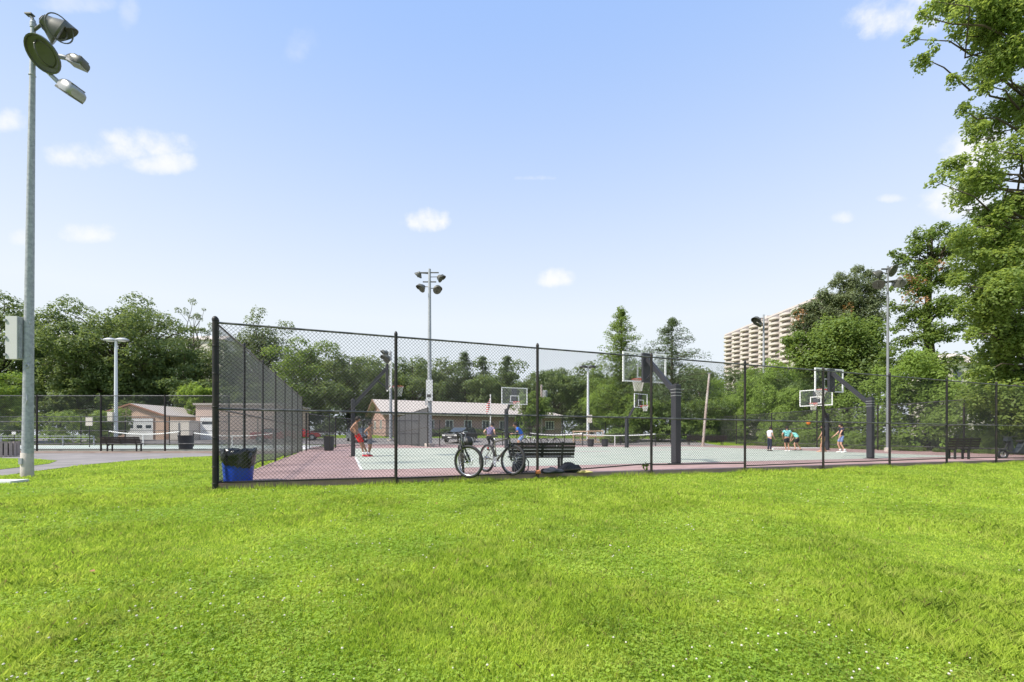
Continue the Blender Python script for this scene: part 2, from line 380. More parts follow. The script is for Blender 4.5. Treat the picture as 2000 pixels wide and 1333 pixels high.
# car park and road far behind
mb = MB()
mb = MB(); xs = np.linspace(-70, 20, 30); ys_ = np.linspace(42.5, 52.5, 10)
for i in range(29):
    for j in range(9):
        mb.add([(xs[i], ys_[j], gz(xs[i], ys_[j]) + .03), (xs[i + 1], ys_[j], gz(xs[i + 1], ys_[j]) + .03), (xs[i + 1], ys_[j + 1], gz(xs[i + 1], ys_[j + 1]) + .03), (xs[i], ys_[j + 1], gz(xs[i], ys_[j + 1]) + .03)], [(0, 1, 2, 3)])
struct(mb.build('car_park', M_asph))
mb = MB(); p0 = P(-20, 941, 9.0); mb.poly([(-11.2, 9.05, gz(-11, 9) + .05), (-10.25, 9.1, gz(-11, 9) + .05), (-10.35, 9.55, gz(-11, 9) + .05), (-11.3, 9.5, gz(-11, 9) + .05)], .15)
struct(mb.build('concrete_pad', mat('pale_concrete', (.62, .62, .61), .9, .1, 5)))

# ------------------------------------------------------------------ chain link fences
def link_mesh(name, p, q, zp0, zq0, h0, h1, pitch, r, m, parent, zb0=0.0, zb1=0.0):
    """woven wires between p and q (local xy); bottom z = zp0+zb0 .. zq0+zb1, top = base+h"""
    p = Vector(p); q = Vector(q); d = q - p; L = d.length; d.normalize(); nrm = Vector((-d.y, d.x))
    vs = []; fs = []
    def P3(s, z, off):
        b = zp0 + (zq0 - zp0) * s / L
        return Vector((p.x + d.x * s + nrm.x * off, p.y + d.y * s + nrm.y * off, b + z))
    H = h1
    for sg in (1, -1):
        k = -H if sg > 0 else 0.0
        kmax = L if sg > 0 else L + H
        k = math.floor(k / pitch) * pitch + pitch / 2
        while k < kmax:
            # z = sg*(s-k)
            s0, s1 = (k, k + H) if sg > 0 else (k - H, k)
            a = max(s0, 0); b = min(s1, L)
            if b - a > pitch * .3:
                za = sg * (a - k); zb = sg * (b - k)
                # clip on the bottom line
                def bot(s): return h0 + zb0 + (zb1 - zb0) * s / L
                if sg > 0 and za < bot(a): a = k + bot(a); za = a - k
                if sg < 0 and zb < bot(b): b = k - bot(b); zb = k - b
                if b > a:
                    A = P3(a, za, r * sg); B = P3(b, zb, r * sg)
                    wv = Vector((d.x * -sg, d.y * -sg, 1)).normalized() * r; nv = Vector((nrm.x, nrm.y, 0)) * r
                    o_ = len(vs); vs += [A + wv, A + nv, A - wv, A - nv, B + wv, B + nv, B - wv, B - nv]
                    fs += [(o_, o_ + 1, o_ + 5, o_ + 4), (o_ + 1, o_ + 2, o_ + 6, o_ + 5), (o_ + 2, o_ + 3, o_ + 7, o_ + 6), (o_ + 3, o_, o_ + 4, o_ + 7)]
            k += pitch
    me = bpy.data.meshes.new(name); me.from_pydata([tuple(v) for v in vs], [], fs); me.materials.append(m)
    return link(name, me, parent)
def fence(label, pts, H, pr, rr, pitch, wr, mp, mw, group=None, rails=(1.0, .48), first_r=None, bottom=None, mesh0=.06, cap=True, zs=None, name='chain_link_fence', wires=()):
    base = pts[0]; z0 = zs[0] if zs else gz(*base)
    t = thing(name, label, 'fence', (base[0], base[1], z0), 0, group)
    loc = [(x - base[0], y - base[1], (zs[i] if zs else gz(x, y)) - z0) for i, (x, y) in enumerate(pts)]
    for i, (x, y, z) in enumerate(loc):
        b = MB(); r_ = first_r if (first_r and i == 0) else pr
        b.path([(x, y, z - .2), (x, y, z + H + .02)], r_, 12)
        if cap: b.lathe([(r_ * 1.12, H + .0), (r_ * 1.15, H + .035), (r_ * .7, H + .075), (.001, H + .09)], (x, y, z), 12)
        if first_r and i == 0:
            for hz_ in (.12, .42, .95, 1.5, 2.1, 2.6): b.torus((x, y, z + hz_), r_ + .004, .008, (0, 0, 1), 14, 6)
        smooth_by_angle(b.build('post', mp, t))
    for fr in rails:
        b = MB()
        for i in range(len(loc) - 1):
            a, c = Vector(loc[i]), Vector(loc[i + 1]); dirn = (c - a).normalized()
            b.path([a + Vector((0, 0, H * fr - (.03 if fr == 1 else 0))), c + Vector((0, 0, H * fr - (.03 if fr == 1 else 0)))], rr, 8)
        smooth_by_angle(b.build('rail', M_rail, t))
    for i in range(len(loc) - 1):
        zb0, zb1 = (bottom[i] if bottom else (0, 0))
        if bottom and bottom[i] is not None:
            b = MB(); b.path([Vector(loc[i]) + Vector((0, 0, mesh0 + zb0)), Vector(loc[i + 1]) + Vector((0, 0, mesh0 + zb1))], rr * .8, 8); smooth_by_angle(b.build('bottom_rail', mp, t))
        off = E2 * .0
        link_mesh('wire_mesh', loc[i][:2], loc[i + 1][:2], loc[i][2], loc[i + 1][2], mesh0, H - .03, pitch, wr, mw, t, zb0, zb1)
    return t
H_F = 3.05
front = []; fz = []
for i in range(11):
    x = -5.344 + 23.72 / 8 * i; y = 8.02 + 8.88 / 8 * i
    front.append((x, y)); fz.append(-.116 - .0043 * (x + 5.344))
bott = [(.08, .08), (.06, .09), (.10, .25), (.22, .20), (.13, .16), (.16, .18), (.18, .2), (.22, .2), (.16, .16), (.16, .16)]
fence('tall black chain link fence running along the front edge of the basketball court', front, H_F, .032, .020, .071, .0026, M_post, M_wire, first_r=.047, bottom=bott, zs=fz)
side = [uv(0, 2.47 * i) for i in range(0, 8)]
side = [(side[0][0] + E2.x * .13, side[0][1] + E2.y * .13)] + side[1:]
fence('tall black chain link fence receding along the left side of the basketball court', side, H_F, .030, .018, .071, .0026, M_post, M_wires,
      bottom=[(.05, .15), (.18, .22), (.2, .12), (.15, .18), (.1, .1), (.1, .1), (.1, .1)], zs=[-.11] * 8)
# far fences
def line_pts(a, b, n): return [(a[0] + (b[0] - a[0]) * i / n, a[1] + (b[1] - a[1]) * i / n) for i in range(n + 1)]
fence('dark chain link fence with pale top rail behind the bench and path on the left', line_pts((-37.5, 27.7), (-17.6, 27.7), 5), 3.42, .05, .028, .13, .006, M_post, M_wire, rails=(1.0, .52, .12), cap=False, bottom=[(0, 0)] * 5, zs=[-.05] * 6)
fence('chain link fence with thin rails on the far side of the left tennis court', line_pts((-55, 40.3), (-19, 40.3), 9), 2.6, .04, .028, .2, .005, M_post, M_wireg, rails=(1.0, .5), cap=False, zs=[.0] * 10)
fence('low chain link fence with a gate behind the two shirtless boys', [uv(.2, 17.4), uv(1.6, 22.6), uv(3.5, 27.1), uv(6.0, 27.1), uv(9.5, 27.1)], 2.1, .04, .022, .13, .0045, M_post, M_wire, rails=(1.0, .5, .06), cap=False, zs=[.0] * 5)
a, b = (-11.9, 45.0), (-6.35, 33.6)
fence('dense dark chain link fence with sloping top beside the grey light pole', line_pts(a, b, 5), 3.0, .045, .026, .06, .0075, M_post, M_wire, rails=(1.0, .5), cap=False, zs=[-.35, -.28, -.21, -.14, -.07, 0.0])
fence('black chain link fence at the far end between basketball and tennis courts', [uv(u, 27.1) for u in (9.5, 15, 21, 27, 33, 39)], 1.1, .04, .022, .16, .0045, M_post, M_wire, rails=(1.0, .06), cap=False, zs=[cz(*uv(u, 27.1)) for u in (9.5, 15, 21, 27, 33, 39)])
fence('tall thin black fence behind the far tennis nets', [uv(u, 39.2) for u in (3, 9, 15, 21, 27, 33, 39, 45)], 3.2, .05, .03, .2, .005, M_post, M_wireg, rails=(1.0, .5), cap=False, zs=[.05] * 8)
rp = [uv(33.2 + .25 * v, v) for v in (.4, 5, 10, 15, 20, 25, 30)]
fence('chain link fence in front of the vines along the right end of the court', rp, 3.0, .045, .024, .13, .0045, M_post, M_wire, rails=(1.0, .52, .1), cap=False, zs=[cz(*p) for p in rp])
# open gate leaf beside the gate post
g = thing('fence_gate', 'narrow black gate leaf standing at the far end of the side fence', 'gate', (uv(.35, 17.6)[0], uv(.35, 17.6)[1], 0), math.atan2(E1.y, E1.x) - .35)
b = MB(); b.path([(0, 0, .1), (0, 0, 2.1), (1.1, 0, 2.1), (1.1, 0, .1)], .025, 8, closed=True); b.path([(0, 0, 1.1), (1.1, 0, 1.1)], .02, 8); b.build('gate_frame', M_post, g)
link_mesh('wire_mesh', (0, 0), (1.1, 0), 0, 0, .1, 2.1, .1, .004, M_wire, g)

# ------------------------------------------------------------------ light poles
def orient(d): return Vector(d).normalized().to_track_quat('Z', 'Y').to_matrix()
def round_head(parent, c, d, r=.34, m=None, visor=True, arm=None, shallow=False):
    """round sports floodlight: bowl housing looking along d"""
    Mx = orient(d); m = m or M_lampgrey
    if shallow: prof_ = [(.02, -r * .5), (r * .3, -r * .48), (r * .6, -r * .3), (r * .95, -r * .06), (r, 0), (r * 1.05, .0), (r * 1.05, .045), (r * .97, .045), (r * .93, .01), (r * .7, -.02), (r * .66, -.005), (.001, -.03)]
    else: prof_ = None
    b = MB(); b.lathe(prof_ or [(.02, -r * .95), (r * .38, -r * .9), (r * .5, -r * .62), (r * .62, -r * .5), (r * .9, -r * .14), (r, 0), (r * 1.05, .0), (r * 1.05, .045), (r * .97, .045)], c, 26, Mx)
    h = smooth_by_angle(b.build('floodlight_head', m, parent), 35)
    if not shallow: g_ = MB(); g_.lathe([(.001, .02), (r * .9, .02), (r * .96, .035), (.001, .036)], c, 24, Mx); g_.build('lens', M_glass, h)
    k = MB()
    if visor:
        vs = []; n = 16
        for i in range(n + 1):
            t = PI * .02 + PI * .96 * i / n
            for zz in (0.02, r * (.25 + .55 * math.sin(t))):
                vs.append(Mx @ Vector((r * 1.04 * math.cos(t), r * 1.04 * math.sin(t), zz)) + Vector(c))
        k.add(vs, [(2 * i, 2 * i + 2, 2 * i + 3, 2 * i + 1) for i in range(n)])
        vb = k.build('visor', m, h); mod = vb.modifiers.new('thick', 'SOLIDIFY'); mod.thickness = .012
    if arm is not None:
        a_ = MB(); a_.path([arm, Vector(c) - Vector(d).normalized() * r * .7], .03, 8); a_.torus(Vector(c) - Vector(d).normalized() * r * .25, r * .72, .018, Mx @ Vector((1, 0, 0)), 14, 6, 0, 2 * PI); a_.build('bracket', m, h)
    return h
def box_head(parent, c, d, L=.5, arm=None, m=None, m2=None):
    """wedge-shaped area floodlight: socket neck, rounded back, flat glazed face; d = way the long axis points"""
    Mx = orient(d); m = m or M_lamplite; b = MB(); secs = [(-.5, .07, .07), (-.42, .12, .10), (-.25, .19, .15), (0, .25, .19), (.3, .27, .17), (.46, .24, .12), (.5, .21, .08)]
    n = 14; vs = []
    for (z, rx, ry) in secs:
        for k in range(n):
            t = 2 * PI * k / n; x = math.copysign(abs(math.cos(t)) ** .55, math.cos(t)) * rx; y = math.copysign(abs(math.sin(t)) ** .55, math.sin(t)) * ry
            if y < 0: y = max(y, -.09) if z > -.3 else y
            vs.append(Mx @ Vector((x * L * 2.2, y * L * 3.0, z * L * 1.8)) * 1.0 + Vector(c))
    fs = [(i * n + k, i * n + (k + 1) % n, (i + 1) * n + (k + 1) % n, (i + 1) * n + k) for i in range(len(secs) - 1) for k in range(n)] + [tuple(range(n - 1, -1, -1)), tuple((len(secs) - 1) * n + k for k in range(n))]
    b.add(vs, fs); h = smooth_by_angle(b.build('floodlight_head', m, parent), 35)
    g_ = MB(); g_.box(Mx @ Vector((0, -.09 * L * 3.0, .10 * L * 1.8)) + Vector(c), (.48 * L * 2.0, .05, .72 * L * 1.8), M=Mx); g_.build('lens_frame', m2 or M_lampgrey, h)
    g3 = MB(); g3.box(Mx @ Vector((0, .16 * L * 3.0, .30 * L * 1.8)) + Vector(c), (.5 * L * 1.8, .02, .05), M=Mx); g3.build('clip', M_lampgrey, h)
    if arm is not None:
        a_ = MB(); a_.path([arm, Vector(c) - Vector(d).normalized() * L * .75], [.045, .055], 10); a_.build('bracket', M_galv, h)
    return h
# near pole at left
LY = 10.6; base = P(53, 931, LY); gzb = gz(base.x, LY)
t = thing('floodlight_pole', 'tallest grey light pole rising from a concrete footing on the lawn at left', 'light pole', (base.x, LY, gzb))
def L_(px, py, dy=0): q = P(px, py, LY + dy); return Vector((q.x - base.x, dy, q.z - gzb))
b = MB(); b.lathe([(.122, -.3), (.118, .0), (.112, .565), (.106, .575), (.001, .576)], L_(53, 931) * Vector((1, 1, 0)) if False else (0, 0, 0), 24); ft = smooth_by_angle(b.build('footing', M_conc, t))
b = MB(); b.box((-.02, -.125, .38), (.08, .03, .14)); b.build('cover_plate', M_galv, ft)
b = MB(); b.path([L_(54, 886), L_(57, 600), L_(61, 300), L_(65, 40)], [.104, .086, .066, .045], 24); pole = smooth_by_angle(b.build('pole', M_galv, t))
b = MB()
for yy, r_ in ((148, .062), (52, .056), (72, .056)): b.torus(L_(63 if yy > 100 else 65, yy), r_ - .006, .012, (0, 0, 1), 18, 6)
b.lathe([(.06, 0), (.06, .12), (.04, .16), (.001, .17)], L_(65, 55), 16); b.build('collar', M_galv, t)
b = MB(); b.path([L_(66, 42), L_(62, 34), L_(57, 29)], [.03, .035, .03], 8); b.box(L_(58, 29), (.16, .1, .03)); b.build('top_bracket', M_lampgrey, t)
b = MB(); q = L_(29, 661, -.12); b.box(q, (.27, .16, 1.0)); cb = b.build('electrical_cabinet', M_lamplite, t); cb.data.materials[0] = mat('cabinet_grey', (.50, .50, .49), .5, .06, 4)
b = MB()
for zz in (-.4, .0, .4): b.box(q + Vector((-.125, -.095, zz)), (.05, .03, .05))
b.box(q + Vector((.15, -.02, 0)), (.03, .06, .96)); b.box(q + Vector((.21, .08, .38)), (.16, .04, .05)); b.box(q + Vector((.21, .08, -.38)), (.16, .04, .05)); b.build('hinge', M_galv, cb)
b = MB(); b.torus(L_(53, 715, -.10), .04, .012, (0, 1, 0), 12, 6); b.path([L_(52, 772, -.10), L_(53, 782, -.12), L_(51, 790, -.11)], .014, 6); b.build('cable_hook', M_galv, t)
round_head(t, L_(113, 62, .1), (.50, .72, -.34), .32, arm=L_(66, 60))
b = MB(); b.torus(L_(116, 56, -.05), .27, .014, (.85, -.2, -.2), 24, 6); b.build('yoke', M_lampgrey, t)
round_head(t, L_(85, 106, -.3), (-.08, -.75, -.62), .35, arm=L_(64, 112), visor=False, shallow=True)
box_head(t, L_(149, 121, .15), (.9, .1, -.35), .25, arm=L_(64, 100), m=M_lampgrey, m2=M_lamplite)
box_head(t, L_(135, 176, -.1), (.85, -.1, -.55), .33, arm=L_(90, 138), m=M_lamplite)
b = MB(); b.path([L_(64, 120), L_(90, 138)], .05, 8); b.build('arm', M_galv, t)
b = MB(); b.path([L_(64, 75), L_(92, 90)], .03, 8); b.build('arm', M_galv, t)

M_poled = mat('weathered_grey_steel', (.20, .21, .225), .6, .2, 6)
def flood_mast(label, px, Y, topy, basez, heads, r0=.16, bars=(), grp=None, panel=None, pm=None):
    q = P(px, topy, Y); t = thing('floodlight_pole', label, 'light pole', (q.x, Y, basez), 0, grp); Ht = q.z - basez
    s = Y / FPX
    b = MB(); b.path([(0, 0, -.2), (0, 0, Ht * .35), (0, 0, Ht)], [r0, r0 * .8, r0 * .5], 14); smooth_by_angle(b.build('pole', pm or M_galv, t))
    b = MB(); b.lathe([(r0 * 1.9, -.2), (r0 * 1.9, .25), (r0 * 1.2, .28)], (0, 0, 0), 16); b.build('footing', M_conc, t)
    if bars:
        b = MB()
        for (x0, x1, yy) in bars: b.path([((x0 - px) * s, 0, Ht - (yy - topy) * s), ((x1 - px) * s, 0, Ht - (yy - topy) * s)], .05, 8)
        b.build('crossbar', M_lampgrey, t)
    for (hx, hy, r_, d, vis) in heads:
        round_head(t, Vector(((hx - px) * s, 0, Ht - (hy - topy) * s)), d, r_, visor=vis, arm=Vector((0, 0, Ht - (hy - topy) * s + .1)))
    if panel:
        b = MB(); x0, x1, y0, y1 = panel; b.box((((x0 + x1) / 2 - px) * s, -.22, Ht - ((y0 + y1) / 2 - topy) * s), ((x1 - x0) * s, .14, (y1 - y0) * s)); k = b.build('equipment_box', mat('cabinet_pale', (.55, .56, .57), .5, .06, 4), t)
        b = MB(); b.box((0, -.3, Ht - (y1 - 10 - topy) * s), ((x1 - x0) * s * .6, .02, .22)); b.build('notice', M_dark, k)
    return t
flood_mast('tall pole with four floodlights on two crossbars behind the court centre', 839, 34.2, 526, .0,
           [(817, 538, .30, (-.5, .3, -.55), False), (861, 544, .32, (.8, -.1, -.5), True), (823, 563, .34, (-.6, -.5, -.6), True), (854, 566, .34, (.5, -.6, -.55), True)],
           .2, [(822, 857, 533), (826, 852, 551)], panel=(833.5, 846, 743, 784))
flood_mast('galvanised light pole with four round lamps in front of the pines at right', 1734, 27, 520, -.14,
           [(1744, 529, .34, (.4, -.8, -.45), False), (1712, 538, .32, (-.5, .5, -.5), False), (1716, 556, .30, (-.5, -.3, -.6), False), (1756, 553, .34, (.4, .6, -.5), True)],
           .095, [(1722, 1748, 526), (1722, 1752, 551)], pm=M_poled)
flood_mast('distant light pole with lamps on its left, rising out of the vines before the tower', 1491.5, 50, 615, .3,
           [(1478, 627, .5, (-.8, -.3, -.4), True), (1481, 634, .42, (-.6, .2, -.6), False)], .17, [(1480, 1491, 622)])
flood_mast('far light pole with two stacked lamps behind the left basketball hoop', 763, 48, 687, .2,
           [(751, 691, .42, (-.7, -.3, -.3), True), (754, 701, .5, (-.5, -.6, -.4), True)], .2, [(752, 763, 692)])
def park_lamp(label, px, topy, Y, hw, head, m=M_galv, box=None):
    q = P(px, topy, Y); z = gz(q.x, Y); t = thing('street_lamp', label, 'lamp post', (q.x, Y, z)); Ht = q.z - z
    b = MB(); b.path([(0, 0, -.2), (0, 0, Ht)], [.17, .11], 12); smooth_by_angle(b.build('pole', mat('pale_grey_paint', (.62, .64, .68), .45, .06, 4), t))
    b = MB(); b.path([(-hw * .4, 0, Ht), (hw * .4, 0, Ht)], .06, 8); b.build('arm', m, t)
    for sx in (-1, 1):
        b = MB(); b.lathe([(.001, .16), (head * .4, .14), (head * .9, .02), (head, -.06), (head * .92, -.14), (.001, -.2)], (sx * hw * .62, 0, Ht - .02), 18, M=Matrix.Diagonal((1.35, .8, 1)))
        h = smooth_by_angle(b.build('lamp_head', m, t)); b = MB(); b.lathe([(.001, -.22), (head * .6, -.19), (head * .6, -.14)], (sx * hw * .62, 0, Ht - .02), 14); b.build('lens', M_white, h)
    if box: b = MB(); b.box((box[0], -.2, box[1]), (.5, .2, .9)); b.build('junction_box', M_cream, t)
park_lamp('pale lamp post with two mushroom heads behind the garage fence', 226.5, 663, 44, .95, .5, box=(-.35, 2.7))
park_lamp('grey lamp post with two dark round heads beyond the tennis nets', 1148.5, 716, 50, .75, .36, M_black, box=(.15, 2.4))

# ------------------------------------------------------------------ basketball hoops
def net_mb(c, r, h):
    b = MB(); n = 12; lv = 6
    for i in range(n):
        for sg in (1, -1):
            pts = []
            for k in range(lv + 1):
                t = k / lv; a = 2 * PI * (i + sg * k * .5) / n; rr = r * (1 - .42 * t ** .7); pts.append((c[0] + rr * math.cos(a), c[1] + rr * math.sin(a), c[2] - h * t))
            b.path(pts, .0045, 4, caps=False)
    return b
def hoop(label, bc, nrm, zb, ov, base_z, pole_top, bw=1.83, bh=1.04, pw=.23, straps=True, grp='basketball hoops'):
    """bc: xy of the backboard, nrm: way the board faces, zb: bottom of the board, ov: overhang back to the pole"""
    n2 = Vector(nrm).normalized(); pb = Vector(bc) - n2 * ov; rz = math.atan2(n2.y, n2.x)
    t = thing('basketball_hoop', label, 'basketball hoop', (pb.x, pb.y, base_z), rz, grp)
    z = zb - base_z; pt = pole_top - base_z
    b = MB(); b.box((0, 0, (pt - .02) / 2 + .02), (pw, pw, pt - .02)); p = b.build('pole_pad', M_pad, t); md = p.modifiers.new('b', 'BEVEL'); md.width = .03; md.segments = 3
    if straps:
        s_ = MB()
        for q in (.86, .9, .94): s_.box((0, 0, pt * q), (pw + .012, pw + .012, .022))
        s_.build('strap', M_lamplite, p)
    b = MB(); b.box((0, 0, .01), (pw + .14, pw + .14, .02)); b.tube((0, 0, pt - .05), (0, 0, pt + .04), .07, n=12); b.build('post', M_black, t)
    b = MB(); b.bar((pw * .3, 0, pt - .22), (ov - .12, 0, z + bh * .80), .11, .15); b.build('arm', M_pad, t)
    b = MB(); b.box((ov - .085, 0, z + bh * .48), (.10, .34, bh * .98)); b.tube((ov - .13, 0, z + .1), (pw * .4, 0, z + .0) if False else (ov - .55, 0, z + .42), .03, n=8); b.build('backboard_bracket', M_pad, t)
    b = MB(); b.box((ov, 0, z + bh / 2), (.018, bw - .06, bh - .06)); bd = b.build('backboard', M_acryl, t)
    b = MB(); fw = .05
    for sy in (-1, 1): b.box((ov, sy * (bw / 2 - fw / 2), z + bh / 2), (.05, fw, bh))
    for zz in (fw / 2, bh - fw / 2): b.box((ov, 0, z + zz), (.046, bw - 2 * fw, fw))
    b.build('frame', M_white, bd)
    b = MB(); x = ov + .014
    for sy in (-1, 1): b.box((x, sy * .29, z + .37), (.01, .05, .45))
    for zz in (.17, .57): b.box((x, 0, z + zz), (.008, .53, .05))
    b.build('target_square', M_white, bd)
    b = MB(); rc = (ov + .15 + .23, 0, z + .15); b.torus(rc, .23, .011, (0, 0, 1), 24, 6); b.box((ov + .08, 0, z + .12), (.14, .16, .04)); b.box((ov + .03, 0, z + .10), (.02, .2, .14)); rm = b.build('rim', M_rimred, t)
    net_mb(rc, .225, .42).build('net', M_net, rm)
    return t
hoop('near basketball hoop with clear backboard, in front of the pointed conifer', (4.68, 15.7), E2, 2.74, 1.58, -.035, 2.49)
hoop('basketball hoop with banded black post at the right end, above the players', (14.1, 19.8), E2, 2.80, 1.66, -.075, 2.42, pw=.21)
hoop('basketball hoop the two shirtless boys stand under, backboard seen edge on', (-5.24, 19.0), E1, 2.83, 1.45, .0, 2.36, bh=1.1, pw=.17, straps=False)
hoop('far basketball hoop facing the camera above the clubhouse roof', (.17, 29.5), -E2, 2.92, 1.6, -.02, 2.7, bh=1.12, straps=False)
hoop('smallest basketball hoop, seen below the near backboard', (9.55, 33), (.6, -.8), 2.92, 1.3, -.05, 2.3, bw=1.55, straps=False)
hoop('far right basketball hoop tilted towards the five players', (19.3, 28.3), (-.80, -.60), 2.75, 1.9, -.09, 2.3, bh=1.04, straps=False)

# ------------------------------------------------------------------ bench
def bench(label, loc, rz, L=1.85, m=M_bench, back=True, grp='park benches'):
    """sits facing local -y... the back is at +y"""
    t = thing('park_bench', label, 'bench', loc, rz, grp)
    b = MB()
    for i in range(4): b.box((0, -.20 + i * .125, .44), (L, .105, .035))
    b.build('seat', m, t)
    if back:
        b = MB()
        for i in range(4):
            zz = .53 + i * .098; yy = .235 + i * .034; b.box((0, yy, zz), (L, .03, .085), M=Matrix.Rotation(-.33, 3, 'X'))
        b.build('backrest', m, t)
    for sx in (-1, 1):
        b = MB(); x = sx * (L / 2 - .3); b.box((x, -.16, .21), (.05, .07, .42)); b.box((x, .17, .21), (.05, .07, .42)); b.box((x, 0, .405), (.05, .48, .035))
        if back: b.bar((x, .20, .40), (x, .345, .89), .05, .04)
        b.build('leg', M_black, t)
    if back: b = MB(); b.bar((0, .235, .46), (0, .345, .86), .05, .03); b.build('back_strut', M_black, t)
    return t
# near bench: faces away from the camera
bp = uv(6.35, .55)
nbench = bench('dark slatted bench right behind the fence beside the bicycles', (.70, 10.95, -.02), math.atan2(.10, 1) + PI, 1.58); nbench.scale = (1, 1, .83)
bench('dark slatted bench standing on the path before the left tennis fence', P(243, 850, 26.9) * Vector((1, 1, 0)) + Vector((0, 0, -.08)), math.atan2(0, 1) + PI, 2.35)
bench('dark slatted bench behind the fence near the moped', (18.15, 18.1, -.1), PI - .25, 1.05)
bench('faint dark bench against the far fence below the smallest hoop', (17.5, 40.3, .0), PI, 3.6)

# ------------------------------------------------------------------ bins
def bin_blue(loc):
    t = thing('trash_bin', 'blue barrel bin lined with a crumpled black bag in the fence corner', 'bin', loc)
    b = MB(); b.lathe([(.225, .02), (.235, .0), (.24, .02), (.262, .3), (.27, .50), (.272, .54)], (0, 0, 0), 30); smooth_by_angle(b.build('barrel', M_blue, t))
    bg_ = MB(); n = 40; prof = [(.276, .37), (.290, .41), (.285, .45), (.298, .50), (.29, .56), (.285, .615), (.262, .62), (.245, .57), (.22, .42), (.001, .38)]
    vs = []
    for j, (r_, z) in enumerate(prof):
        for k in range(n):
            a = 2 * PI * k / n; nn_ = noise.noise(Vector((math.cos(a) * 3, math.sin(a) * 3, z * 9))) ; n2_ = noise.noise(Vector((math.cos(a) * 9, math.sin(a) * 9, z * 14)))
            rr = r_ + (nn_ * .028 + n2_ * .022 if r_ > .1 else 0)
            zz = z + (nn_ * .03 if j > 0 else -.10 * math.sin(a * 1.0 + 2.2) + n2_ * .06)
            vs.append((max(rr, .279 if .3 <= z <= .56 and j < 5 else 0) * math.cos(a), max(rr, .279 if .3 <= z <= .56 and j < 5 else 0) * math.sin(a), zz))
    bg_.add(vs, [(j * n + k, j * n + (k + 1) % n, (j + 1) * n + (k + 1) % n, (j + 1) * n + k) for j in range(len(prof) - 1) for k in range(n)])
    bg_.ball((.27, -.08, .44), .06, 10, 6, sc=(.7, .9, 2.0)); bg_.build('bin_bag', M_bag, t, smooth=True)
bin_blue((-5.19, 8.45, .0))
def tub(label, px, Y, z, w_, h_, grp=None, red=False, name='trash_bin', cat='bin'):
    q = P(px, 860, Y); t = thing(name, label, cat, (q.x, Y, z), 0, grp)
    b = MB(); b.lathe([(w_ * .40, 0), (w_ * .43, .03), (w_ * .47, h_ * .5), (w_ * .50, h_ * .96), (w_ * .53, h_), (w_ * .46, h_), (w_ * .42, h_ * .8), (.001, h_ * .8)], (0, 0, 0), 20); smooth_by_angle(b.build('body', M_pad, t), 35)
    b = MB(); b.torus((0, 0, h_ * .93), w_ * .505, .012, (0, 0, 1), 20, 6); b.build('rim', M_black, t)
    if red:
        b = MB()
        for k in range(5): b.ball((random.uniform(-.12, .12), random.uniform(-.1, .1), h_ * .95), .07, 8, 5, sc=(1.2, 1, .7))
        b.build('rubbish', M_rimred, t)
tub('black barrel standing on the tennis court behind the left fence', 363, 28.6, .0, .86, .88)
tub('black tapered bin with red rubbish on top by the open gate', 642.5, 25.0, .03, .58, .80, red=True)
tub('left one of two black tubs below the far lamp post', 1153.5, 36.5, -.03, .56, .60, 'black tubs by the tennis net')
tub('right one of two black tubs below the far lamp post', 1181.5, 36.5, -.03, .56, .60, 'black tubs by the tennis net')
q = P(10, 893, 14.6)
t = thing('litter_bin', 'grey litter bin clad in upright wooden slats at the left edge', 'bin', (-23.2, 20.4, -.1))
b = MB(); b.lathe([(.38, .06), (.38, .62)], (0, 0, 0), 12); b.build('liner', M_black, t)
b = MB()
for k in range(18):
    a = 2 * PI * k / 18; b.box((.43 * math.cos(a), .43 * math.sin(a), .36), (.03, .11, .66), rz=a)
b.build('slats', M_wood, t); b = MB(); b.torus((0, 0, .62), .40, .02, (0, 0, 1), 20, 6); b.torus((0, 0, .14), .40, .02, (0, 0, 1), 20, 6); b.build('hoop_band', M_lampgrey, t)

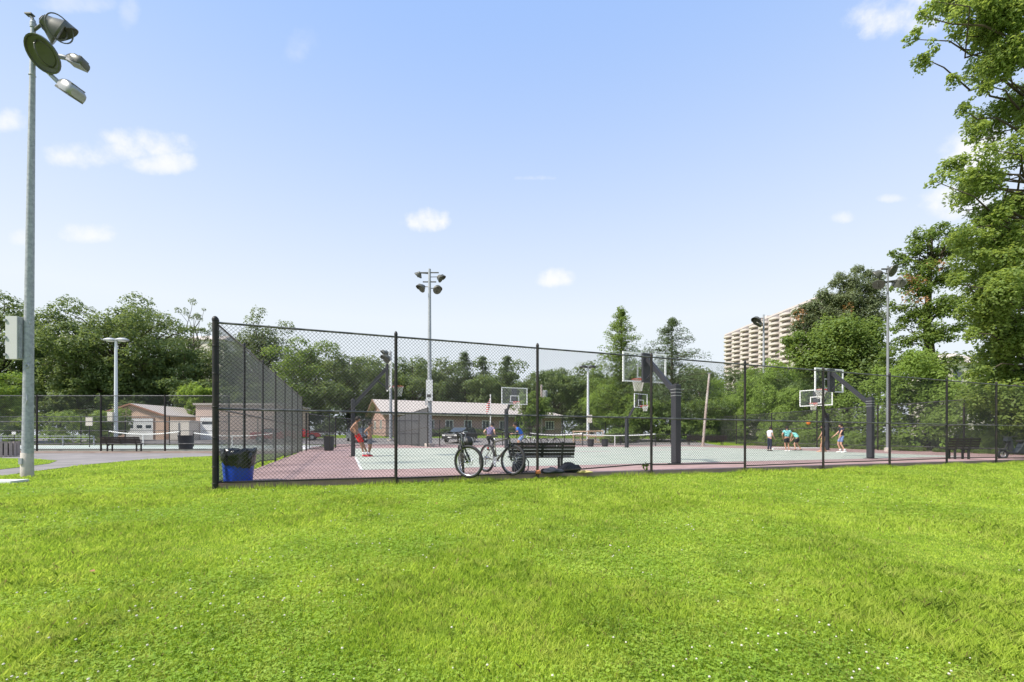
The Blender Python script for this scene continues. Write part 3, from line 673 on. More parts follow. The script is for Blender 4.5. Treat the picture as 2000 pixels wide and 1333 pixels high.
# ------------------------------------------------------------------ bicycles
M_frame_d = mat('bike_frame_dark', (.03, .035, .03), .3, .1, 10)
M_frame_o = mat('bike_frame_olive', (.085, .085, .06), .3, .1, 10)
M_frame_w = mat('bike_frame_white', (.70, .70, .68), .3, .05, 10)
def bicycle(label, loc, heading, steer=0.0, lean=0.0, fr=None, rimm=None, wr=.345, suspension=True, basket=False, crate=False):
    """local x = forward, contact points at x=-.5 and x=.56"""
    fr = fr or M_frame_d; rimm = rimm or M_chrome
    t = thing('bicycle', label, 'bicycle', loc, 0, 'bicycles at the court'); t.rotation_mode = 'XYZ'
    t.rotation_euler = (Matrix.Rotation(heading, 3, 'Z') @ Matrix.Rotation(lean, 3, 'X')).to_euler()
    St = Matrix.Translation((.47, 0, 0)) @ Matrix.Rotation(steer, 4, 'Z') @ Matrix.Translation((-.47, 0, 0))
    def sv(b):
        b.v = [tuple(St @ Vector(v)) for v in b.v]; return b
    def wheel(hx, front):
        b = MB(); b.torus((hx, 0, wr), wr - .028, .032, (0, 1, 0), 40, 8)
        if front: sv(b)
        ty = b.build('wheel', M_rubber, t, smooth=True)
        b = MB(); b.torus((hx, 0, wr), wr - .055, .012, (0, 1, 0), 40, 6); 
        if front: sv(b)
        b.build('rim', rimm, ty, smooth=True)
        b = MB()
        for k in range(24):
            a = 2 * PI * k / 24; sy = .028 if k % 2 else -.028; c_, s_ = math.cos(a), math.sin(a)
            b.path([(hx + .02 * c_, sy, wr + .02 * s_), (hx + (wr - .055) * c_, 0, wr + (wr - .055) * s_)], .0016, 4, caps=False)
        b.path([(hx, -.05, wr), (hx, .05, wr)], .022, 10); b.torus((hx, .035, wr), .075, .006, (0, 1, 0), 20, 6)
        if front: sv(b)
        b.build('spokes', M_chrome, ty)
    wheel(-.5, False); wheel(.56, True)
    BB = (-.07, 0, .30); ST = (-.22, 0, .74); HT = (.38, 0, .84); HB = (.425, 0, .70); RH = (-.5, 0, wr)
    b = MB(); b.path([BB, ST], .017, 10); b.path([ST, HT], .019, 10); b.path([BB, HB], .024, 10); b.path([HT, HB], .024, 10)
    for sy in (-1, 1):
        b.path([(BB[0], sy * .03, BB[2]), (-.3, sy * .055, .33), (RH[0], sy * .065, RH[2])], .010, 8)
        b.path([(ST[0] + .02, sy * .015, ST[2] - .04), (RH[0], sy * .065, RH[2])], .008, 8)
    b.build('frame', fr, t, smooth=True)
    b = MB(); b.path([HB, (.44, 0, .68)], .02, 8); b.path([(.44, -.075, .68), (.44, .075, .68)], .022, 8)
    for sy in (-1, 1): b.path([(.44, sy * .07, .68), (.49, sy * .07, .52)], .018, 8); b.path([(.49, sy * .07, .54), (.56, sy * .062, wr)], .024 if suspension else .014, 8)
    sv(b).build('fork', M_black, t, smooth=True)
    b = MB(); b.path([HT, (.365, 0, .93), (.41, 0, .97)], .017, 8); b.path([(.36, -.34, 1.0), (.41, -.12, .975), (.41, .12, .975), (.36, .34, 1.0)], .014, 8); hb = sv(b).build('handlebar', M_black, t, smooth=True)
    for sy in (-1, 1):
        b = MB(); b.path([(.375, sy * .24, .99), (.36, sy * .345, 1.002)], .018, 8); sv(b).build('grip', M_rubber, hb, smooth=True)
        b = MB(); b.path([(.39, sy * .2, .98), (.44, sy * .22, .97), (.45, sy * .30, .96)], .007, 6); b.path([(.41, sy * .06, .98), (.52, sy * .08, .92), (.47, sy * .04, .76), (.49, sy * .04, .6)], .004, 5); sv(b).build('brake_lever', M_chrome, hb, smooth=True)
    b = MB(); b.path([ST, (-.25, 0, .86)], .014, 8)
    vs = []; secs = [(-.13, .075), (-.09, .085), (-.02, .055), (.06, .028), (.13, .018), (.15, .006)]
    b.build('seat_post', M_chrome, t, smooth=True)
    b = MB()
    for (x, w_) in secs: vs += [(-.26 + x, -w_, .89), (-.26 + x, 0, .905), (-.26 + x, w_, .89), (-.26 + x, w_ * .8, .86), (-.26 + x, -w_ * .8, .86)]
    b.add(vs, [(i * 5 + k, i * 5 + (k + 1) % 5, (i + 1) * 5 + (k + 1) % 5, (i + 1) * 5 + k) for i in range(5) for k in range(5)] + [(4, 3, 2, 1, 0), (25, 26, 27, 28, 29)]); b.build('saddle', M_black, t)
    b = MB(); b.lathe([(.085, -.003), (.09, 0), (.085, .003)], (BB[0], -.055, BB[2]), 24, orient((0, 1, 0))); b.path([(BB[0], -.06, BB[2]), (BB[0] + .10, -.085, BB[2] - .13)], .011, 8); b.path([(BB[0], .06, BB[2]), (BB[0] - .10, .085, BB[2] + .13)], .011, 8); b.path([(BB[0], -.07, BB[2]), (BB[0], .07, BB[2])], .018, 8)
    cr = b.build('crankset', M_chrome, t)
    for sy in (-1, 1): b = MB(); b.box((BB[0] - sy * .10, sy * .13, BB[2] + sy * .13), (.09, .08, .02)); b.build('pedal', M_black, cr)
    b = MB(); b.path([(BB[0], -.055, BB[2] + .088), (-.5, -.05, wr + .04)], .005, 5); b.path([(BB[0], -.055, BB[2] - .088), (-.47, -.05, wr - .11)], .005, 5); b.lathe([(.05, -.02), (.05, .02), (.02, .02)], (-.5, -.05, wr), 16, orient((0, 1, 0))); b.box((-.47, -.06, wr - .12), (.04, .02, .1)); b.build('chain', M_chrome, t)
    return t
def heading(a, b): return math.atan2(b[1] - a[1], b[0] - a[0])
def place_bike(rear, front, **k):
    h = heading(rear, front); fx = rear[0] + .5 * math.cos(h) * 1.0; fy = rear[1] + .5 * math.sin(h)
    lab = k.pop('label'); z = k.pop('z', -.025); return bicycle(lab, (fx, fy, z), h, **k)
place_bike((-.64, 10.87), (-.02, 10.0), label='dark green mountain bike side on, leaning by the end of the bench', steer=.30, lean=-.10, fr=M_frame_o)
place_bike((-1.13, 10.25), (-.93, 9.25), label='black bicycle with its front wheel turned, closest to the fence', steer=.95, lean=.12, fr=M_frame_d)
place_bike((2.0, 34.4), (1.1, 34.2), label='white bicycle standing behind the boy in the blue shirt', fr=M_frame_w, steer=.2, suspension=False, z=-.02)
place_bike((2.6, 36.2), (3.6, 35.9), label='dark bicycle standing beside the far tennis net', steer=-.3, suspension=False, z=-.02)
# helmet hung on the closest bike, bags and clothes on the ground
t = thing('bike_helmet', 'black cycling helmet hanging from the bars of the closest bicycle', 'helmet', (-.955, 9.62, .73), .4)
b = MB(); b.lathe([(.10, -.09), (.125, -.05), (.13, .0), (.115, .06), (.07, .105), (.001, .12)], (0, 0, 0), 20, M=Matrix.Diagonal((.85, 1.1, 1))); b.build('shell', M_black, t, smooth=True)
b = MB()
for k in range(-2, 3): b.path([(k * .045, -.11, .01), (k * .04, -.05, .09), (k * .035, .05, .095), (k * .045, .12, .01)], .009, 6)
b.build('vent_ridge', M_lamplite, t)
b = MB(); b.path([(-.09, .02, -.07), (-.03, .0, -.17), (.03, .0, -.17), (.09, .02, -.07)], .006, 6); b.build('strap', M_black, t)
def lump(name, label, cat, loc, sc, m, seed=0, rz=0, n=26, k=14, am=.22):
    b = MB(); vs = []
    for i in range(k + 1):
        for j in range(n):
            th = PI * i / k; a = 2 * PI * j / n; d = Vector((math.sin(th) * math.cos(a), math.sin(th) * math.sin(a), math.cos(th)))
            r_ = 1 + am * noise.noise(d * 1.7 + Vector((seed, 0, 0))) * 2 + am * .5 * noise.noise(d * 5 + Vector((seed, 3, 0)))
            p = Vector((d.x * sc[0], d.y * sc[1], d.z * sc[2])) * r_; p.z = max(p.z, -sc[2] * .72); vs.append(p)
    b.add(vs, [(i * n + j, i * n + (j + 1) % n, (i + 1) * n + (j + 1) % n, (i + 1) * n + j) for i in range(k) for j in range(n)])
    o = b.build(name, m, None, smooth=True); o.location = loc; o.rotation_euler = (0, 0, rz); return tag(o, label, cat)
M_navy = mat('dark_navy_cloth', (.03, .035, .05), .9, .3, 14, bump=.4, bscale=30)
M_yel = mat('yellow_cloth', (.55, .47, .20), .8, .1, 10, bump=.2)
M_org = mat('orange_cloth', (.62, .22, .10), .8, .1, 10, bump=.2)
lump('jacket', 'dark rolled jacket on the court under the front of the bench', 'jacket', (.93, 10.35, .045), (.27, .12, .075), M_navy, 1, .12)
lump('backpack', 'dark slumped bag beneath the right end of the bench', 'bag', (1.38, 10.8, .07), (.24, .15, .13), M_navy, 4, -.35)
lump('shirt', 'yellow shirt dropped beside the dark bag under the bench', 'shirt', (1.72, 10.7, .0), (.17, .09, .035), M_yel, 7, .1, am=.3)
lump('cap', 'orange cap lying at the left end of the rolled jacket', 'cap', (.60, 10.25, .03), (.065, .07, .06), M_org, 9)
t = thing('backpack', 'black backpack standing on the ground behind the front wheel of the green bike', 'backpack', (.17, 10.55, -.01), .3)
o = lump('body', '', '', (0, 0, .19), (.16, .12, .24), M_navy, 12); 
for k_ in ('label', 'category'): del o[k_]
o.parent = t
b = MB(); b.path([(.13, -.05, .38), (.2, -.1, .25), (.19, -.1, .08), (.14, -.06, .02)], .013, 6); b.build('strap', M_black, t)
b = MB(); b.path([(-.1, -.1, .34), (0, -.13, .37), (.1, -.1, .34)], .009, 6); b.build('zip', M_chrome, t)

# ------------------------------------------------------------------ moped at the right edge
t = thing('moped', 'dark moped with blue and orange panels parked by the right fence', 'moped', (21.15, 18.6, -.13), PI - .1)
for x in (-.5, .6):
    b = MB(); b.torus((x, 0, .21), .165, .05, (0, 1, 0), 28, 8); wl = b.build('wheel', M_rubber, t, smooth=True)
    b = MB(); b.torus((x, 0, .21), .115, .02, (0, 1, 0), 24, 6)
    for k in range(5): a = 2 * PI * k / 5; b.bar((x, 0, .21), (x + .11 * math.cos(a), 0, .21 + .11 * math.sin(a)), .03, .02)
    b.build('rim', M_chrome, wl)
b = MB(); prof = [(-.62, .46), (-.55, .68), (-.1, .72), (.02, .48), (.18, .30), (.30, .34), (.28, .24), (-.35, .22), (-.5, .34)]
b.add([(x, -.13, z) for x, z in prof] + [(x, .13, z) for x, z in prof], [tuple(range(9)), tuple(range(17, 8, -1))] + [(i, 9 + i, 9 + (i + 1) % 9, (i + 1) % 9) for i in range(9)])
o = b.build('body', mat('moped_blue', (.03, .036, .042), .5, .1, 5), t); md = o.modifiers.new('b', 'BEVEL'); md.width = .03; md.segments = 3
b = MB(); b.box((-.28, -.14, .44), (.26, .03, .16)); b.build('side_panel', mat('moped_orange', (.7, .16, .03), .3, .1, 5), t)
b = MB(); b.box((-.3, 0, .77), (.62, .24, .09)); o = b.build('seat', M_black, t); md = o.modifiers.new('b', 'BEVEL'); md.width = .03; md.segments = 3
b = MB(); b.path([(.6, 0, .21), (.48, 0, .5), (.33, 0, .9)], .03, 8); b.path([(.34, -.33, .98), (.33, 0, .93), (.34, .33, .98)], .016, 8); b.build('handlebar', M_black, t)
b = MB(); b.bar((.28, 0, .38), (.36, 0, .86), .22, .05); b.box((.42, 0, .84), (.14, .2, .16)); b.build('front_shield', MATS['moped_blue'], t)
b = MB(); b.box((.6, 0, .41), (.30, .12, .03)); b.build('mudguard', MATS['moped_blue'], t)
b = MB(); b.box((-.55, 0, .85), (.32, .32, .03)); b.build('rack', M_lampgrey, t)

# ------------------------------------------------------------------ people
def skin_mesh(pts, edges, rad, root=0, sub=2):
    me = bpy.data.meshes.new('tmp'); me.from_pydata([tuple(p) for p in pts], edges, []); o = bpy.data.objects.new('tmp', me); COL.objects.link(o)
    sk = o.modifiers.new('skin', 'SKIN'); sk.use_smooth_shade = True
    if not me.skin_vertices: return None
    for i, r_ in enumerate(rad):
        d = me.skin_vertices[0].data[i]; d.radius = r_ if hasattr(r_, '__len__') else (r_, r_); d.use_root = (i == root)
    ss = o.modifiers.new('sub', 'SUBSURF'); ss.levels = sub; ss.render_levels = sub
    dg = bpy.context.evaluated_depsgraph_get(); ev = o.evaluated_get(dg); nm = bpy.data.meshes.new_from_object(ev)
    bpy.data.objects.remove(o); return nm
SKIN_B = mat('skin_brown', (.32, .165, .10), .55, .1, 10); SKIN_L = mat('skin_light', (.58, .33, .23), .55, .08, 10); SKIN_T = mat('skin_tan', (.42, .22, .14), .55, .08, 10)
HAIRM = mat('dark_hair', (.018, .013, .011), .7, .3, 30, bump=.4)
def cloth(n, c): return mat('cloth_' + n, c, .9, .12, 12, bump=.2, bscale=40)
def person(label, loc, face, Hh, pose, skin, shirt=None, shorts=None, shoes=None, hair=1.0, legs='shorts', sleeve=.55, socks=None):
    """local frame: x = person's right, y = forward, z = up; joints are for 1.75 m and scaled"""
    k = Hh / 1.75; rz = math.atan2(face[1], face[0]) - PI / 2
    J = dict(pel=(0, 0, .95), waist=(0, .01, 1.10), chest=(0, .0, 1.32), neck=(0, 0, 1.47), head=(0, .02, 1.60),
             shR=(.18, 0, 1.42), elR=(.25, -.02, 1.14), wrR=(.27, .04, .90), shL=(-.18, 0, 1.42), elL=(-.25, -.02, 1.14), wrL=(-.27, .04, .90),
             hpR=(.09, 0, .90), knR=(.10, .02, .50), anR=(.11, -.02, .09), hpL=(-.09, 0, .90), knL=(-.10, .02, .50), anL=(-.11, -.02, .09), toeR=None, toeL=None, look=(0, 1, 0))
    J.update(pose)
    for s in 'RL':
        if J['toe' + s] is None: a = Vector(J['an' + s]); J['toe' + s] = (a.x, a.y + .19, a.z - .05)
    V = {n: Vector(v) * k for n, v in J.items() if n != 'look'}; look = Vector(J['look']).normalized()
    t = thing('person', label, 'person', loc, rz)
    names = ['pel', 'waist', 'chest', 'neck', 'shR', 'elR', 'wrR', 'shL', 'elL', 'wrL', 'hpR', 'knR', 'anR', 'hpL', 'knL', 'anL', 'toeR', 'toeL']
    pts = [V[n] for n in names]; rad = [(.135, .10), (.125, .09), (.15, .105), .055, .062, .043, .027, .062, .043, .027, .09, .058, .038, .09, .058, .038, .028, .028]; rad = [(r_[0] * k, r_[1] * k) if hasattr(r_, '__len__') else r_ * k for r_ in rad]
    ed = [('pel', 'waist'), ('waist', 'chest'), ('chest', 'neck'), ('chest', 'shR'), ('shR', 'elR'), ('elR', 'wrR'), ('chest', 'shL'), ('shL', 'elL'), ('elL', 'wrL'),
          ('pel', 'hpR'), ('hpR', 'knR'), ('knR', 'anR'), ('anR', 'toeR'), ('pel', 'hpL'), ('hpL', 'knL'), ('knL', 'anL'), ('anL', 'toeL')]
    ed = [(names.index(a), names.index(b)) for a, b in ed]
    nb = len(pts); hd = V['neck'] + (V['head'] - V['neck']) * .55; pts.append(hd); rad.append(.052 * k); ed.append((names.index('neck'), nb))
    for s in 'RL':                    # palm and five fingers
        w_ = V['wr' + s]; d = (w_ - V['el' + s]).normalized(); side = d.cross(Vector((0, 1, .2))).normalized(); fw = side.cross(d).normalized()
        pi_ = len(pts); pts.append(w_ + d * .07 * k); rad.append((.034 * k, .018 * k)); ed.append((names.index('wr' + s), pi_))
        for q, (off, ln) in enumerate(((-.030, .062), (-.010, .074), (.010, .070), (.030, .055))):
            i0 = len(pts); pts.append(w_ + d * .115 * k + side * off * k); rad.append(.0095 * k); ed.append((pi_, i0))
            pts.append(w_ + d * (.115 + ln * .6) * k + side * off * 1.1 * k + fw * .012 * k); rad.append(.008 * k); ed.append((i0, i0 + 1))
            pts.append(w_ + d * (.115 + ln * .9) * k + side * off * 1.1 * k + fw * .032 * k); rad.append(.007 * k); ed.append((i0 + 1, i0 + 2))
        i0 = len(pts); pts.append(w_ + d * .06 * k - side * .045 * k + fw * .01 * k); rad.append(.011 * k); ed.append((pi_, i0)); pts.append(w_ + d * .10 * k - side * .06 * k + fw * .03 * k); rad.append(.009 * k); ed.append((i0, i0 + 1))
    me = skin_mesh(pts, ed, rad, 0, 1)
    # head with nose, ears and brow joined into the same mesh
    up = (V['head'] - V['neck']).normalized(); up = (up + Vector((0, 0, .6))).normalized()
    fwd = (look - up * look.dot(up)).normalized(); rt = fwd.cross(up); Mh = Matrix((rt, fwd, up)).transposed()
    hb = MB(); n = 18; kk = 14; c = V['head'] + up * .02 * k; vs = []
    for i in range(kk + 1):
        for j in range(n):
            th = PI * i / kk; a = 2 * PI * j / n; x = math.sin(th) * math.cos(a) * .075; y = math.sin(th) * math.sin(a) * .098; z = -math.cos(th) * .118
            if z < -.02: x *= 1 - .28 * (-z - .02) / .1; y = y * (1 - .16 * (-z - .02) / .1) + (.010 if y > 0 else .0)
            vs.append(Mh @ Vector((x, y, z)) * k + c)
    hb.add(vs, [(i * n + j, i * n + (j + 1) % n, (i + 1) * n + (j + 1) % n, (i + 1) * n + j) for i in range(kk) for j in range(n)])
    def hp(x, y, z): return Mh @ Vector((x, y, z)) * k + c
    hb.path([hp(0, .095, .015), hp(0, .108, -.012), hp(0, .120, -.028), hp(0, .10, -.036)], [.008 * k, .011 * k, .014 * k, .009 * k], 8)
    for sx in (-1, 1): hb.ball(hp(sx * .076, .0, -.008), .026 * k, 8, 6, M=Mh, sc=(.35, .7, 1.15))
    hb.path([hp(-.022, .094, -.062), hp(0, .101, -.060), hp(.022, .094, -.062)], .006 * k, 6)
    v0 = [tuple(v.co) for v in me.vertices]; f0 = [tuple(p.vertices) for p in me.polygons]
    bb = MB(); bb.add(v0, f0); bb.add(hb.v, hb.f); bb.build('body', skin, t, smooth=True); bpy.data.meshes.remove(me)
    e = MB()
    for sx in (-1, 1): e.ball(hp(sx * .031, .088, .004), .010 * k, 8, 6)
    e.build('eyes', M_dark, t)
    if hair:
        h = MB(); vs = []
        for i in range(11):
            for j in range(20):
                th = PI * .62 * i / 10; a = 2 * PI * j / 20; lim = 1.0 if math.sin(a) < .35 else .62
                th *= lim; rr = 1.10 + .05 * hair + .05 * hair * noise.noise(Vector((math.cos(a) * 3, math.sin(a) * 3, i * .7 + Hh * 9)))
                vs.append(hp(math.sin(th) * math.cos(a) * .077 * rr, math.sin(th) * math.sin(a) * .099 * rr - .006, math.cos(th) * .118 * rr + .004))
        h.add(vs, [(i * 20 + (j + 1) % 20, i * 20 + j, (i + 1) * 20 + j, (i + 1) * 20 + (j + 1) % 20) for i in range(10) for j in range(20)]); ho = h.build('hair', HAIRM, t, smooth=True)
        md = ho.modifiers.new('s', 'SOLIDIFY'); md.thickness = .012 * k; md.offset = 0
    def lerp(a, b, q): return V[a] + (V[b] - V[a]) * q
    if shirt is not None:
        bot = lerp('pel', 'waist', .25)
        pp = [bot, V['waist'], V['chest'], lerp('chest', 'neck', .72), V['shR'], lerp('shR', 'elR', sleeve), V['shL'], lerp('shL', 'elL', sleeve)]
        rr = [(.165, .128), (.155, .118), (.175, .13), (.075, .075), .082, .072, .082, .072]; rr = [(x[0] * k, x[1] * k) if hasattr(x, '__len__') else x * k for x in rr]
        link('shirt', skin_mesh(pp, [(0, 1), (1, 2), (2, 3), (2, 4), (4, 5), (2, 6), (6, 7)], rr, 0, 2), t).data.materials.append(shirt)
    if shorts is not None:
        f = .78 if legs == 'shorts' else 1.0
        pp = [lerp('pel', 'waist', .45), V['pel'], V['hpR'], lerp('hpR', 'knR', f), V['hpL'], lerp('hpL', 'knL', f)]
        rr = [(.145 * k, .112 * k), (.155 * k, .122 * k), .108 * k, .092 * k, .108 * k, .092 * k]; ee = [(0, 1), (1, 2), (2, 3), (1, 4), (4, 5)]
        if legs == 'long':
            rr[3] = rr[5] = .072 * k; pp += [lerp('knR', 'anR', .93), lerp('knL', 'anL', .93)]; rr += [.055 * k] * 2; ee += [(3, 6), (5, 7)]
        link('trousers' if legs == 'long' else 'shorts', skin_mesh(pp, ee, rr, 1, 2), t).data.materials.append(shorts)
    for s in 'RL':
        if socks is not None: b = MB(); b.path([V['an' + s], lerp('an' + s, 'kn' + s, .28)], [.045 * k, .050 * k], 12); b.build('sock', socks, t, smooth=True)
        if shoes is not None:
            a = V['an' + s]; d = V['toe' + s] - a; d2 = Vector((d.x, d.y, d.z * .3)).normalized(); b = MB()
            z0 = a.z - .045 * k
            b.path([a - d2 * .06 * k + Vector((0, 0, -.035 * k)), a + Vector((0, 0, -.025 * k)), a + d2 * .10 * k + Vector((0, 0, -.045 * k)), a + d2 * .20 * k + Vector((0, 0, -.055 * k)), a + d2 * .235 * k + Vector((0, 0, -.06 * k))], [.034 * k, .05 * k, .046 * k, .036 * k, .012 * k], 12); b.build('shoe', shoes, t, smooth=True)
    return t
def PX(px, Y): return (px - 1000) / FPX * Y
red = cloth('red', (.62, .02, .02)); grey = cloth('grey_print', (.16, .16, .19)); white = cloth('white', (.70, .68, .70)); navy = cloth('navy', (.02, .025, .05))
def tealmat():
    m = cloth('teal_print', (.16, .55, .55)); t = NT(m.node_tree); b = t.n['Principled BSDF']; tcn = t.node('ShaderNodeTexCoord')
    vo = t.node('ShaderNodeTexVoronoi', i_Scale=13.0); t.l.new(tcn.outputs['Object'], vo.inputs['Vector'])
    col = t.mix(t.ramp(vo.outputs['Distance'], .30, .42), c4((.03, .16, .28)), c4((.25, .62, .60))); t.l.new(col, b.inputs['Base Color']); return m
teal = tealmat(); mint = cloth('mint', (.25, .66, .60)); black = cloth('black', (.018, .018, .022)); khaki = cloth('khaki', (.50, .33, .16)); denim = cloth('denim', (.20, .27, .48)); purple = cloth('purple', (.13, .11, .20)); royal = cloth('blue', (.02, .12, .50)); shoe_r = cloth('red_shoe', (.6, .02, .05)); shoe_w = cloth('white_shoe', (.75, .74, .74)); shoe_d = cloth('dark_shoe', (.05, .05, .05))
# boy leaning on the hoop pole, facing right
person('shirtless boy in bright red shorts and red shoes leaning against the hoop pole', (PX(706, 18.2), 18.2, -.0), (1, .1), 1.66,
       dict(pel=(0, -.16, .93), waist=(0, -.22, 1.08), chest=(0, -.25, 1.30), neck=(0, -.22, 1.46), head=(0, -.16, 1.59), shR=(.17, -.24, 1.40), elR=(.26, -.40, 1.16), wrR=(.18, -.22, .99), shL=(-.17, -.24, 1.40), elL=(-.26, -.42, 1.16), wrL=(-.18, -.22, .97),
            hpR=(.09, -.13, .89), knR=(.09, .02, .50), anR=(.08, .12, .09), hpL=(-.09, -.13, .89), knL=(-.09, .07, .50), anL=(-.09, .24, .09), look=(0, 1, -.1)), SKIN_B, None, red, shoe_r, 1.4, socks=shoe_w)
person('shirtless boy in grey shorts with hands on hips, right of the red shorts', (PX(722, 18.7), 18.7, -.0), (.95, -.15), 1.43,
       dict(elR=(.36, -.12, 1.20), wrR=(.17, .0, 1.02), elL=(-.36, -.14, 1.20), wrL=(-.17, .0, 1.02), waist=(0, .02, 1.1), chest=(0, -.02, 1.32), knR=(.1, .04, .5), anL=(-.10, -.10, .09), look=(0, 1, 0)), SKIN_B, None, grey, shoe_d, 1.6, socks=shoe_w)
# pair in the middle
person('boy in a dark purple shirt leaning forward with elbows back, left of the grey pad', (PX(958, 26.2), 26.2, -.02), (.45, .9), 1.86,
       dict(pel=(0, -.18, .80), waist=(0, -.13, .95), chest=(0, .0, 1.14), neck=(0, .10, 1.28), head=(0, .17, 1.40), shR=(.19, .02, 1.24), elR=(.33, -.14, 1.05), wrR=(.28, .02, .86), shL=(-.19, .02, 1.24), elL=(-.34, -.16, 1.03), wrL=(-.28, .02, .84),
            hpR=(.1, -.16, .76), knR=(.14, .14, .48), anR=(.13, -.04, .09), hpL=(-.1, -.16, .76), knL=(-.14, .14, .48), anL=(-.14, -.05, .09)), SKIN_L, purple, black, shoe_d, 1.3, 'long', socks=red)
person('boy in a bright blue shirt bending over with both forearms out', (PX(1013, 26), 26, -.02), (-1, -.12), 1.80,
       dict(pel=(0, -.22, .88), waist=(0, -.14, 1.02), chest=(0, .03, 1.20), neck=(0, .15, 1.34), head=(0, .22, 1.45), shR=(.18, .06, 1.28), elR=(.21, .10, 1.00), wrR=(.14, .36, .98), shL=(-.18, .06, 1.28), elL=(-.21, .10, 1.00), wrL=(-.12, .36, .98),
            hpR=(.1, -.2, .83), knR=(.12, .04, .48), anR=(.12, -.08, .09), hpL=(-.1, -.2, .83), knL=(-.12, .04, .48), anL=(-.12, -.10, .09), look=(0, 1, -.35)), SKIN_T, royal, denim, shoe_d, .9)
# five players at the right
gr = -.095
person('player in a white T-shirt and long dark trousers, leftmost of the five players', (PX(1503, 27.2), 27.2, gr), (1, .25), 1.50,
       dict(elR=(.22, .06, 1.15), wrR=(.2, .22, .95), elL=(-.22, .02, 1.14), wrL=(-.2, .12, .92), chest=(0, .03, 1.32), neck=(0, .05, 1.47), head=(0, .09, 1.60), shR=(.17, .03, 1.42), shL=(-.17, .03, 1.42), look=(.0, 1, -.4)), SKIN_L, white, navy, shoe_d, 1, 'long')
person('player in a teal patterned shirt and black shorts seen from behind', (PX(1537, 26.8), 26.8, gr), (.1, 1), 1.53,
       dict(elR=(.34, -.06, 1.16), wrR=(.24, .02, .95), elL=(-.34, -.06, 1.16), wrL=(-.24, .02, .95), knR=(.13, .1, .50), anR=(.12, -.06, .09), knL=(-.10, .06, .5), anL=(-.06, -.02, .09), look=(0, 1, -.3)), SKIN_T, teal, black, shoe_w, 1.0)
person('player in a pale mint shirt bending away, partly behind the teal shirt', (PX(1555, 28.4), 28.4, gr), (-.55, .8), 1.52,
       dict(pel=(0, -.12, .90), waist=(0, -.05, 1.04), chest=(0, .14, 1.20), neck=(0, .27, 1.29), head=(0, .38, 1.36), shR=(.18, .16, 1.26), elR=(.24, .22, 1.0), wrR=(.2, .34, .80), shL=(-.18, .16, 1.26), elL=(-.24, .22, 1.0), wrL=(-.2, .3, .78),
            hpR=(.1, -.1, .86), knR=(.16, .02, .48), anR=(.26, -.22, .09), hpL=(-.1, -.1, .86), knL=(-.1, .08, .48), anL=(-.1, .0, .09), look=(0, 1, -.6)), SKIN_L, mint, black, shoe_d, 1.0)
person('player in a black T-shirt and khaki shorts, partly behind a fence post', (PX(1608, 26.0), 26.0, gr), (-.6, .55), 1.58,
       dict(elR=(.28, -.04, 1.14), wrR=(.27, .02, .88), elL=(-.33, .05, 1.17), wrL=(-.36, .16, .95), knR=(.16, .06, .5), anR=(.30, -.10, .09), knL=(-.14, .1, .50), anL=(-.22, .12, .09), look=(0, 1, 0)), SKIN_T, black, khaki, SKIN_L, 1.0)
person('player in a dark T-shirt, blue denim shorts and white trainers, rightmost of the five', (PX(1643, 25.2), 25.2, gr), (-.85, .3), 1.68,
       dict(pel=(0, -.05, .93), chest=(0, -.05, 1.30), neck=(0, -.04, 1.45), head=(0, .02, 1.58), shR=(.18, -.04, 1.40), elR=(.24, .10, 1.16), wrR=(.2, .3, .98), shL=(-.18, -.04, 1.40), elL=(-.25, .1, 1.18), wrL=(-.22, .16, .92),
            knR=(.14, .12, .52), anR=(.16, -.02, .09), knL=(-.12, .06, .5), anL=(-.14, -.16, .09), look=(0, 1, .15)), SKIN_L, navy, denim, shoe_w, 1.1, socks=shoe_w)
# ball in the air
b = MB(); b.ball((0, 0, 0), .121, 28, 18); ba = b.build('basketball', mat('basketball_orange', (.72, .20, .03), .6, .1, 30, bump=.3, bscale=300), None, smooth=True)
ba.location = P(1579, 826, 26.5); tag(ba, 'orange basketball in mid air above the players', 'ball')
b = MB()
for ax in ((0, 0, 1), (1, 0, 0), (0, 1, 0)): b.torus((0, 0, 0), .1205, .0022, ax, 30, 5)
b.build('seam', M_dark, ba)

